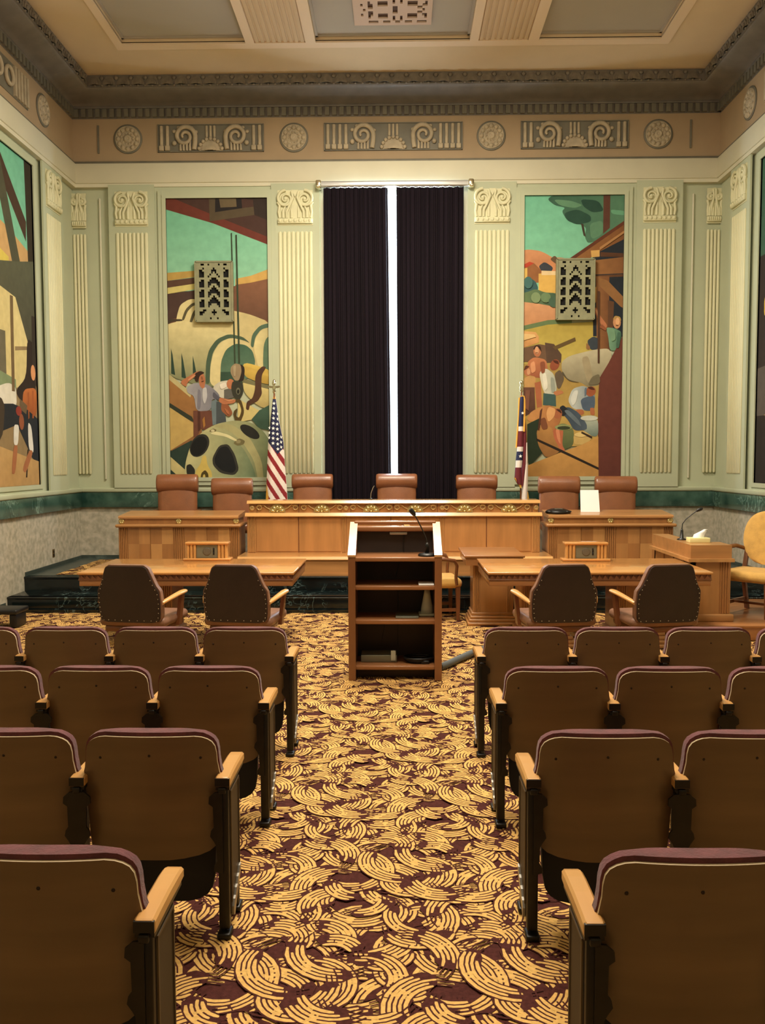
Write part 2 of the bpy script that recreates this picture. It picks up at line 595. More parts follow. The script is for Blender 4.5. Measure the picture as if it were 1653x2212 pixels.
def three_walls(mb, z0, z1, d, mi=0, r=0.0, y0=YF):
    """a moulding running along left, back and right walls standing d off them"""
    if r:
        mb.rbox(XL - .01, XR + .01, YB - d, YB + .01, z0, z1, r, 2, mi)
        mb.rbox(XL - .01, XL + d, y0, YB, z0, z1, r, 2, mi)
        mb.rbox(XR - d, XR + .01, y0, YB, z0, z1, r, 2, mi)
    else:
        mb.box(XL, XR, YB - d, YB, z0, z1, mi)
        mb.box(XL, XL + d, y0, YB - d, z0, z1, mi)
        mb.box(XR - d, XR, y0, YB - d, z0, z1, mi)

mb = MB()
three_walls(mb, -.01, 1.115, .015)
struct(mb, 'baseboard_back', 'wainscot', 'mottled grey stone wainscot around the platform')
mb = MB()
three_walls(mb, 1.115, 1.335, .062, r=.006)
struct(mb, 'trim_3', 'greenmarble', 'dark green marble band along the walls')
mb = MB()
three_walls(mb, 1.335, 1.40, .075, r=.015)
struct(mb, 'trim_4', 'sage', 'sage ledge moulding above the marble band')
mb = MB()
three_walls(mb, PLAT, PLAT + .05, .03, y0=S2 + .02)
for xa, xb in ((XL, XL + .025), (XR - .025, XR)):
    mb.box(xa, xb, YF, S1 - .06, -.01, .12)
struct(mb, 'baseboard_left', 'plinth', 'grey green marble skirting')

# upper entablature
mb = MB()
three_walls(mb, 5.74, 6.02, .09, r=.01)
three_walls(mb, 5.69, 5.742, .075)
struct(mb, 'trim_5', 'band', 'ivory band under the frieze')
mb = MB()
three_walls(mb, 6.02, 6.66, .04)
struct(mb, 'trim_6', 'frieze', 'tan frieze with plaster reliefs')
mb = MB()
three_walls(mb, 6.0, 6.055, .07, r=.012)
struct(mb, 'trim_7', 'dentil', 'narrow olive fillet under the frieze')

def sweep(mb, prof, mi=0, smooth=True):
    """prof (d, z): offset from wall; swept along left, back, right walls with mitres"""
    n = len(prof)
    rings = []
    for corner in (0, 1, 2, 3):
        for d, z in prof:
            x = XL + d if corner < 2 else XR - d
            y = YF if corner in (0, 3) else YB - d
            rings.append((x, y, z))
    fs = [(i * n + j, i * n + j + 1, (i + 1) * n + j + 1, (i + 1) * n + j) for i in range(3) for j in range(n - 1)]
    mb.add(rings, fs, mi, smooth)

cor = thing('trim_8', 'umber plaster cornice with dentils and leaf border', 'cornice')
cor['kind'] = 'structure'
mb = MB()
sweep(mb, [(0, 6.65), (.045, 6.65), (.045, 6.785), (.07, 6.785), (.075, 6.80), (.07, 6.82)], 0, False)
sweep(mb, [(.07, 6.82), (.09, 6.835), (.13, 6.85), (.2, 6.865), (.28, 6.885), (.34, 6.91), (.37, 6.925), (.38, 6.945)])
sweep(mb, [(.38, 6.945), (.40, 6.945), (.40, ZC), (0, ZC)], 0, False)
mb.build('moulding', 'cornice', cor)
mb = MB()
px = .102
x = XL + .08
while x < XR - .08:
    mb.box(x, x + .062, YB - .085, YB - .04, 6.662, 6.775)
    x += px
y = 7.5
while y < YB - .1:
    mb.box(XL + .04, XL + .085, y, y + .062, 6.662, 6.775)
    mb.box(XR - .085, XR - .04, y, y + .062, 6.662, 6.775)
    y += px
mb.build('dentil_course', 'dentil', cor)
mb = MB()
def leaf(mb, cx, cy, ax):
    for k, (w, h) in enumerate(((.088, .12), (.058, .085), (.03, .05))):
        pts = [(math.cos(t) * w, math.sin(t) * h) for t in [PI * i / 8 for i in range(9)]]
        e = .014 + .014 * k
        if ax == 'B':
            mb.prism([(cx + a, 6.965 + b) for a, b in pts], 'XZ', YB - .40 - e, YB - .39)
        elif ax == 'L':
            mb.prism([(cy + a, 6.965 + b) for a, b in pts], 'YZ', XL + .39, XL + .40 + e)
        else:
            mb.prism([(cy + a, 6.965 + b) for a, b in pts], 'YZ', XR - .40 - e, XR - .39)
x = XL + .5
while x < XR - .42:
    leaf(mb, x, 0, 'B')
    mb.ell((x, YB - .405, 6.955), (.022, .018, .012), 8)
    mb.ell((x + .1, YB - .405, 6.955), (.022, .018, .012), 8)
    mb.ell((x + .1, YB - .405, 7.06), (.035, .02, .03), 8)
    x += .2
y = 7.5
while y < YB - .45:
    for sd in 'LR':
        leaf(mb, 0, y, sd)
        sx = XL + .405 if sd == 'L' else XR - .405
        mb.ell((sx, y + .1, 7.06), (.02, .035, .03), 8)
        mb.ell((sx, y, 6.955), (.018, .022, .012), 8)
    y += .2
mb.build('leaf_border', 'egg', cor)

# ------------------------------------------------------------------ ceiling
mb = MB()
mb.box(XL, XR, YF, YB, ZC + .065, ZC + .3, 2)
CY0, CY1 = 6.6, 11.2
cof = [(-3.5, -1.92), (-1.03, 0.92), (1.79, 3.33)]
xs_ = [XL] + [v for c in cof for v in c] + [XR]
for i in range(0, len(xs_), 2):
    mb.box(xs_[i], xs_[i + 1], YF, YB, ZC, ZC + .07, 0)
for a, b in cof:
    mb.box(a, b, CY1, YB, ZC, ZC + .07, 0)
    mb.box(a, b, YF, CY0, ZC, ZC + .07, 0)
# rims and fluted strips
r = .10
def rimbar(x0, x1, y0, y1):
    mb.box(x0, x1, y0, y1, ZC - .022, ZC + .01, 1)
rimbar(-3.60, 3.46, CY1, CY1 + .14)
rimbar(-3.60, -3.5, CY0, CY1)
rimbar(3.33, 3.46, CY0, CY1)
for a, b in ((-1.92, -1.03), (.92, 1.79)):
    rimbar(a, a + .11, CY0, CY1)
    rimbar(b - .13, b, CY0, CY1)
    n = 9
    w = (b - .13 - a - .11) / n
    for k in range(n):
        x0 = a + .11 + k * w
        mb.box(x0 + w * .2, x0 + w * .8, CY0, CY1, ZC - .014, ZC + .01, 3)
for a, b in cof:                                    # inner step of each coffer
    mb.box(a, a + .03, CY0, CY1, ZC + .045, ZC + .07, 2)
    mb.box(b - .03, b, CY0, CY1, ZC + .045, ZC + .07, 2)
    mb.box(a, b, CY1 - .03, CY1, ZC + .045, ZC + .07, 2)
struct(mb, 'ceiling', ['ceil', 'rim', 'coffer', 'flutes'], 'ochre plaster ceiling with three grey coffers')

def fret(mb, bitmap, P, mi=0):
    """solid cells of a bitmap as merged bars; P(x0,x1,r0,r1) adds the box"""
    for r_, row in enumerate(bitmap):
        c = 0
        while c < len(row):
            if row[c] == '#':
                e = c
                while e < len(row) and row[e] == '#':
                    e += 1
                P(c, e, r_, r_ + 1)
                c = e
            else:
                c += 1

CB = ["################################",
      "######....##...##..##...##....##",
      "################.##.############",
      "######.###....##.##.##....###.##",
      "###.##..##....########....##..##",
      "######..########..########..####",
      "####.###########..##########.###",
      "######..########..########..####",
      "###.##..##....########....##..##",
      "######.###....##.##.##....###.##",
      "################.##.############",
      "######....##...##..##...##....##",
      "################################"]
gv = thing('ceiling_vent', 'pierced plaster vent grille in the centre ceiling coffer', 'vent', (-.05, 10.53, ZC))
mb = MB()
W_, H_ = .94, .72
def cbx(c0, c1, r0, r1):
    cw, rh = W_ / 32, H_ / 13
    mb.box(-.05 - W_ / 2 + c0 * cw, -.05 - W_ / 2 + c1 * cw, 10.53 - H_ / 2 + r0 * rh, 10.53 - H_ / 2 + r1 * rh, ZC + .03, ZC + .05)
fret(mb, CB, cbx)
mb.build('grille', 'ceilvent', gv, (-.05, 10.53, ZC))
mb = MB()
mb.box(-.05 - W_ / 2, -.05 + W_ / 2, 10.53 - H_ / 2, 10.53 + H_ / 2, ZC + .056, ZC + .062)
mb.build('backing', 'ceilvoid', gv, (-.05, 10.53, ZC))

# ------------------------------------------------------------------ window, curtains, rod
w = thing('window_1', 'tall narrow window glimpsed between the dark curtains', 'window')
w['kind'] = 'structure'
mb = MB()
mb.box(WX0, WX0 + .06, YB + .08, YB + .16, WZ0, WZ1)
mb.box(WX1 - .06, WX1, YB + .08, YB + .16, WZ0, WZ1)
mb.box(WX0, WX1, YB + .08, YB + .16, WZ0, WZ0 + .06)
mb.box(WX0, WX1, YB + .08, YB + .16, WZ1 - .06, WZ1)
mb.build('frame', 'white', w)
mb = MB()
mb.box(WX0 + .06, WX1 - .06, YB + .118, YB + .122, WZ0 + .06, WZ1 - .06)
mb.build('pane', 'glass', w)
mb = MB()
for xa, xb in ((WX0 - .18, WX0 - .01), (WX1 + .01, WX1 + .18)):
    mb.rbox(xa, xb, YB - .04, YB + .02, 1.4, 5.70, .012)
mb.build('jamb', 'band', w)

def curtain(name, label, xt0, xt1, xb0, xb1, seed):
    rnd = random.Random(seed)
    nx, nz = 150, 14
    ph = [rnd.uniform(0, 6.28) for _ in range(4)]
    vs, fs = [], []
    for j in range(nz + 1):
        v = j / nz
        z = 5.63 - v * (5.63 - .63)
        for i in range(nx + 1):
            u = i / nx
            x = (xt0 + (xt1 - xt0) * u) * (1 - v) + (xb0 + (xb1 - xb0) * u) * v
            a = .02 + .006 * v
            y = YB - .15 + a * math.sin(u * 2 * PI * 9 + ph[0] + .5 * math.sin(v * 3)) + .008 * math.sin(u * 2 * PI * 23 + ph[1]) + .006 * math.sin(u * 5 + ph[2] + v * 2)
            vs.append((x, y, z))
    N = nx + 1
    fs = [(j * N + i, j * N + i + 1, (j + 1) * N + i + 1, (j + 1) * N + i) for j in range(nz) for i in range(nx)]
    vs2 = [(a, b + .012, c) for a, b, c in vs]
    mbx = MB()
    mbx.add(vs, fs, 0, True)
    mbx.add(vs2, [tuple(reversed(f)) for f in fs], 0, True)
    for i in (0, nx):
        mbx.add([p for j in range(nz + 1) for p in (vs[j * N + i], vs2[j * N + i])], [(2 * j, 2 * j + 1, 2 * j + 3, 2 * j + 2) for j in range(nz)], 0)
    o = mbx.build(name, 'velvet', None, ((xt0 + xt1) / 2, YB - .15, .63))
    return tag(o, label, 'curtain', 'window curtains')
curtain('curtain', 'dark plum curtain hanging left of the bright window gap', -1.045, -.135, -1.05, -.085, 3)
curtain('curtain', 'dark plum curtain hanging right of the bright window gap', -.012, .935, .005, .93, 5)
rt = thing('curtain_rod', 'silver curtain rod above the dark plum curtains', 'curtain rod', (-.04, YB - .15, 5.66))
mb = MB()
mb.rbox(-1.10, 1.03, YB - .19, YB - .11, 5.635, 5.72, .025, 3)
mb.build('rail', 'rod', rt, (-.04, YB - .15, 5.66))
for sx in (-1.11, 1.04):
    mb = MB()
    mb.rbox(sx - .04, sx + .04, YB - .205, YB - .05, 5.62, 5.73, .018)
    mb.build('end_bracket', 'silver', rt, (-.04, YB - .15, 5.66))

# ------------------------------------------------------------------ pilasters
TN = [9]
def spiral(cx, cz, r0, turns, sgn, n=34, a0=PI / 2):
    return [(cx + sgn * r0 * (1 - .8 * i / n) * math.cos(a0 - turns * 2 * PI * i / n), cz + r0 * (1 - .8 * i / n) * math.sin(a0 - turns * 2 * PI * i / n)) for i in range(n + 1)]

def pilaster(place, wdt, label, nre=8, slab=True, side='both'):
    """place(u, d, z): u along the wall, d off the wall"""
    t = thing('trim_%d' % TN[0], label, 'pilaster')
    t['kind'] = 'structure'
    TN[0] += 1
    h = wdt / 2
    def put(mbx, name, mt):
        mbx.v = [place(*p) for p in mbx.v]
        return mbx.build(name, mt, t)
    if slab:
        m = MB()
        m.box(-h - .095, h + .095, .06, .085, 1.40, 5.72)
        put(m, 'slab', 'sage')
    m = MB()
    rw = wdt / nre
    for k in range(nre):
        u0 = -h + (k + .5) * rw
        if side == 'R' and u0 < -.03 or side == 'L' and u0 > .03:
            continue
        rings = []
        for z in (1.60, 1.615, 5.03, 5.045):
            e = 1.0 if 1.61 < z < 5.04 else .55
            rings.append([(u0 + math.cos(a) * rw * .45 * e, .083 + math.sin(a) * rw * .42 * e, z) for a in [PI * i / 6 for i in range(7)]])
        m.loft(rings, 0, True)
    put(m, 'reeded_shaft', 'cream')
    m = MB()
    z0, z1 = 5.15, 5.62
    m.box(-h, h, .08, .092, z0 - .02, z1)
    m.rbox(-h, h, .085, .125, z0, z0 + .075, .012)
    for k in range(7):
        m.ell((-h + (k + .5) * wdt / 7, .125, z0 + .04), (wdt / 18, .012, .028), 8)
    for sg in (-1, 1):
        sp = spiral(sg * wdt * .27, z1 - .125, .115 * wdt / .47, 1.6, sg)
        m.tube([(a, .108, b) for a, b in sp], [.024 - .012 * i / 34 for i in range(35)], 6)
        m.ell((sg * wdt * .27, .105, z1 - .125), (.03, .025, .03), 8)
        # stem from base up to the volute
        m.tube([(sg * wdt * (.44), .1, z0 + .08), (sg * wdt * .47, .105, z0 + .16), (sg * wdt * .44, .105, z0 + .25), (sg * wdt * .5, .1, z0 + .3)], .02, 6)
        m.tube([(sg * wdt * .24, .1, z0 + .08), (sg * wdt * .24, .11, z0 + .17), (sg * wdt * .14, .11, z0 + .27), (sg * wdt * .06, .11, z0 + .36), (sg * wdt * .1, .1, z1 - .02)], .02, 6)
        for q in (.1, .34):
            m.tube([(sg * wdt * q, .1, z0 + .08), (sg * wdt * q, .108, z0 + .18), (sg * wdt * q * .75, .105, z0 + .26)], [.024, .022, .008], 6)
    m.prism([(-wdt * .12, z0 + .07), (wdt * .12, z0 + .07), (wdt * .1, z0 + .2), (0, z0 + .3), (-wdt * .1, z0 + .2)], 'XZ', .09, .112)
    m.prism([(-wdt * .1, z1), (0, z1 - .1), (wdt * .1, z1)], 'XZ', .09, .112)
    put(m, 'scroll_capital', 'cream')
    return t
for cx, wd, lb in ((-1.45, .50, 'reeded cream pilaster just left of the curtained window'), (1.345, .50, 'reeded cream pilaster just right of the curtained window'),
                   (-3.795, .47, 'reeded cream pilaster left of the crane mural'), (3.705, .46, 'reeded cream pilaster right of the barn mural')):
    pilaster(lambda u, d, z, cx=cx: (cx + u, YB - d, z), wd, lb)
for cx, sd, lb in ((-4.57, 'both', 'corner pilaster at the left end of the back wall'), (4.49, 'both', 'corner pilaster at the right end of the back wall')):
    pilaster(lambda u, d, z, cx=cx: (cx + u, YB - d + .06, z), .20 if sd == 'both' else .4, lb, 4, slab=False)
pilaster(lambda u, d, z: (XL + d - .02, 11.62 + u, z), .46, 'reeded pilaster on the left wall beside its mural')
pilaster(lambda u, d, z: (XR - d + .02, 11.64 + u, z), .46, 'reeded pilaster on the right wall beside its mural')
mb = MB()
for x in (-4.27, 4.20):
    mb.rbox(x - .012, x + .012, YB - .03, YB, 1.52, 5.55, .008)
for x in (XL, XR):
    mb.rbox(x - .03, x + .03, 11.94, 11.965, 1.52, 5.55, .008)
struct(mb, 'trim_%d' % TN[0], 'band', 'thin upright bead mouldings near the wall corners')
TN[0] += 1

# ------------------------------------------------------------------ frieze reliefs and rosettes
def place_back(u, d, z, cx):
    return (cx + u, YB - .04 - d, z)
def relief(name, label, cx, wd, cols):
    t = thing(name, label, 'relief', (cx, YB - .04, 6.17), 0, 'plaster reliefs on the frieze')
    z0, h = 6.175, .385
    m = MB()
    H = wd / 2
    m.box(-H, H, 0, .008, z0, z0 + h)
    for a, b, c, d in ((-H, H, z0, z0 + .012), (-H, H, z0 + h - .012, z0 + h)):
        m.box(a, b, 0, .022, c, d)
    for x in (-H, H):
        m.box(x - .008, x + .008, 0, .022, z0, z0 + h)
    m.v = [place_back(*p, cx) for p in m.v]
    m.build('backing', 'dentil', t, (cx, YB - .04, 6.17))
    m = MB()
    # upright bars with foot blocks at both ends
    for sg in (-1, 1):
        for k in range(cols):
            u = sg * (H - .05 - k * .085)
            m.rbox(u - .022, u + .022, 0, .04, z0 + .02, z0 + h - .02, .012)
            m.rbox(u - .034, u + .034, 0, .05, z0 + .015, z0 + .085, .01)
    # half sun
    for k, rr in enumerate((.17, .125, .08, .04)):
        m.prism([(rr * math.cos(PI * i / 16), z0 + .015 + rr * math.sin(PI * i / 16)) for i in range(17)], 'XZ', 0, .02 + .014 * k)
    for i in range(9):
        a = PI * (i + .5) / 9
        m.ell((.165 * math.cos(a), .03, z0 + .015 + .165 * math.sin(a)), (.028, .02, .028), 8)
    # big scrolls
    for sg in (-1, 1):
        c = sg * (.365 if wd < 1.7 else .43)
        pts = [(sg * .20, z0 + .02), (sg * .205, z0 + .12), (sg * .22, z0 + .2)]
        sp = spiral(c, z0 + .215, .15, 1.6, sg, 40, PI)
        path = [(c - sg * .13, z0 + .03), (c - sg * .145, z0 + .12)] + [(2 * c - a if False else a, b) for a, b in [(c + (-(p[0] - c)) * -1, p[1]) for p in sp]]
        m.tube([(a, .025, b) for a, b in path], [.036] * 2 + [.036 - .018 * i / 40 for i in range(41)], 6)
        for k in range(4):
            u = c + sg * (-.07 + k * .045)
            m.tube([(u, .015, z0 + .02), (u, .03, z0 + .09), (u - sg * .01, .015, z0 + .15 - k * .01)], [.02, .018, .008], 6)
        m.ell((c + sg * .15, .03, z0 + .12), (.035, .03, .035), 8)
        for k in range(5):
            a = PI * (.15 + .17 * k)
            m.ell((c + .175 * math.cos(a), .02, z0 + .215 + .14 * math.sin(a)), (.032, .018, .026), 8)
    for k in range(3):
        u = (k - 1) * .055
        m.rbox(u - .017, u + .017, 0, .03, z0 + .2, z0 + h - .02, .01)
    m.v = [place_back(*p, cx) for p in m.v]
    m.build('carving', 'relief', t, (cx, YB - .04, 6.17))
relief('plaster_relief', 'carved scroll relief on the frieze above the crane mural', -2.65, 1.5, 2)
relief('plaster_relief', 'widest carved scroll relief on the frieze above the curtains', -.055, 1.95, 4)
relief('plaster_relief', 'carved scroll relief on the frieze above the barn mural', 2.505, 1.5, 2)

def rosette(label, fr):
    """fr(u,d,w)-> world"""
    loc = fr(0, 0, 0)
    t = thing('rosette', label, 'rosette', loc, 0, 'plaster rosettes on the frieze')
    m = MB()
    m.lathe([(.205, 0), (.205, .012), (.19, .014), (.001, .014)], (0, 0, 0), 32, 'Y')
    m.v = [fr(a, b, c) for a, b, c in m.v]
    m.build('backing', 'dentil', t, loc)  # darker, wider disc paints a shadow ring around the flower
    m = MB()
    R = .18
    prof = [(R, 0), (R, .02), (R * .93, .03), (R * .85, .02)]
    def ring(r0, r1, d):
        pass
    m.lathe([(R, 0), (R, .022), (R * .96, .03), (R * .9, .022), (R * .62, .016), (R * .55, .03), (R * .48, .03), (R * .4, .018), (R * .3, .02), (R * .27, .04), (R * .15, .045), (R * .1, .03), (0.001, .05)], (0, 0, 0), 32, 'Y')
    for k in range(12):
        a = 2 * PI * k / 12
        m.ell((R * .76 * math.cos(a), .022, R * .76 * math.sin(a)), (R * .19, .02, R * .19), 8)
    for k in range(10):
        a = 2 * PI * k / 10
        m.ell((R * .42 * math.cos(a), .024, R * .42 * math.sin(a)), (R * .1, .014, R * .1), 6)
    m.v = [fr(a, b, c) for a, b, c in m.v]
    m.build('flower', 'relief', t, loc)
for x, lb in ((-3.835, 'carved rosette at the far left end of the back frieze'), (-1.465, 'carved rosette on the frieze above the pilaster left of the curtains'),
              (1.33, 'carved rosette on the frieze above the pilaster right of the curtains'), (3.68, 'carved rosette at the far right end of the back frieze')):
    rosette(lb, lambda u, d, w_, x=x: (x + u, YB - .04 - d, 6.365 + w_))
rosette('carved rosette on the left wall frieze', lambda u, d, w_: (XL + .04 + d, 11.42 + u, 6.365 + w_))
rosette('carved rosette on the right wall frieze', lambda u, d, w_: (XR - .04 - d, 11.42 + u, 6.365 + w_))
for lb, side in (('carved relief panel on the left wall frieze', 'L'), ('carved relief panel on the right wall frieze', 'R')):
    y0, y1 = 9.5, 10.95
    sx = XL + .04 if side == 'L' else XR - .04
    sg = 1 if side == 'L' else -1
    t = thing('plaster_relief', lb, 'relief', (sx, 10.2, 6.17), 0, 'plaster reliefs on the frieze')
    m = MB()
    m.box(min(sx, sx + sg * .01), max(sx, sx + sg * .01), y0, y1, 6.175, 6.56)
    m.build('backing', 'dentil', t, (sx, 10.2, 6.17))
    m = MB()
    for k in range(5):
        yy = y1 - .05 - k * .085
        m.box(min(sx, sx + sg * .04), max(sx, sx + sg * .04), yy - .022, yy + .022, 6.19, 6.54)
    for cyy in (10.1, 10.4):
        m.tube([(sx + sg * .03, cyy + .1 * math.cos(2 * PI * i / 16), 6.37 + .1 * math.sin(2 * PI * i / 16)) for i in range(17)], .025, 6)
    m.build('carving', 'relief', t, (sx, 10.2, 6.17))
mb = MB()
for x in (-4.26, 4.135):
    mb.box(x - .012, x + .012, YB - .055, YB - .04, 6.17, 6.56)
struct(mb, 'trim_%d' % TN[0], 'dentil', 'thin upright strips near the ends of the frieze')
TN[0] += 1

# ------------------------------------------------------------------ murals
def chaikin(p, it):
    for _ in range(it):
        q = []
        for i in range(len(p)):
            a, b = p[i], p[(i + 1) % len(p)]
            q += [(a[0] * .82 + b[0] * .18, a[1] * .82 + b[1] * .18), (a[0] * .18 + b[0] * .82, a[1] * .18 + b[1] * .82)]
        p = q
    return p

def clip(poly):
    for ax, lim, sg in ((0, 0, 1), (0, 1, -1), (1, 0, 1), (1, 1, -1)):
        out = []
        for i in range(len(poly)):
            a, b = poly[i], poly[(i + 1) % len(poly)]
            ia, ib = sg * (a[ax] - lim) >= 0, sg * (b[ax] - lim) >= 0
            if ia:
                out.append(a)
            if ia != ib:
                t = (lim - a[ax]) / (b[ax] - a[ax])
                out.append((a[0] + (b[0] - a[0]) * t, a[1] + (b[1] - a[1]) * t))
        poly = out
        if len(poly) < 3:
            return []
    return poly

def E_(cx, cy, rx, ry, n=14, rot=0):
    o = []
    for i in range(n):
        a = 2 * PI * i / n
        x, y = rx * math.cos(a), ry * math.sin(a)
        o.append((cx + x * math.cos(rot) - y * math.sin(rot), cy + x * math.sin(rot) + y * math.cos(rot)))
    return o

def mural(label, shapes, to_uv, place, aspect, frame_label):
    """shapes: (rgb or (rgb, rgb, axis), points, smoothing); place(u, v, d) -> world"""
    base = place(.5, 1, 0)
    t = thing('mural', label, 'mural', base)
    vs, fs, cols = [], [], []
    k = 0
    for c, pts, sm in shapes:
        p = [to_uv(*q) for q in pts]
        if sm:
            p = chaikin(p, sm + 1)
        p = clip(p)
        if len(p) < 3:
            continue
        o = len(vs)
        c1, c2, ax = c if isinstance(c[0], (tuple, list)) else (c, c, 'x')
        c1, c2 = lin(c1), lin(c2)
        vals = [q[0] if ax == 'x' else q[1] for q in p]
        lo, hi = min(vals), max(vals)
        for q, vv in zip(p, vals):
            f = (vv - lo) / (hi - lo + 1e-9)
            cols.append([a + (b - a) * f for a, b in zip(c1, c2)] + [1])
            vs.append(place(q[0], q[1], .012 + .00015 * k))
        fs.append(tuple(range(o, len(vs))))
        k += 1
    me = bpy.data.meshes.new('canvas')
    me.from_pydata([tuple(a - b for a, b in zip(p, base)) for p in vs], [], fs)
    att = me.color_attributes.new('paint', 'FLOAT_COLOR', 'POINT')
    for i, c in enumerate(cols):
        att.data[i].color = c
    me.materials.append(M['paint'])
    o = bpy.data.objects.new('canvas', me)
    COL.objects.link(o)
    o.parent = t
    m = MB()
    # frame: two stepped mouldings
    fu, fv = .055 / aspect[0], .055 / aspect[1]
    gu, gv = .115 / aspect[0], .115 / aspect[1]
    def bar(u0, u1, v0, v1, d):
        c = [place(u, v, dd) for dd in (0, d) for u, v in ((u0, v0), (u1, v0), (u1, v1), (u0, v1))]
        m.add(c, [(0, 3, 2, 1), (4, 5, 6, 7), (0, 1, 5, 4), (1, 2, 6, 5), (2, 3, 7, 6), (3, 0, 4, 7)])
    for a, b, d in ((fu, fv, .045), (gu, gv, .03)):
        bar(-a, 0, -b, 1 + b, d)
        bar(1, 1 + a, -b, 1 + b, d)
        bar(0, 1, -b, 0, d)
        bar(0, 1, 1, 1 + b, d)
    m.build('frame', 'sage', t, base)
    return t

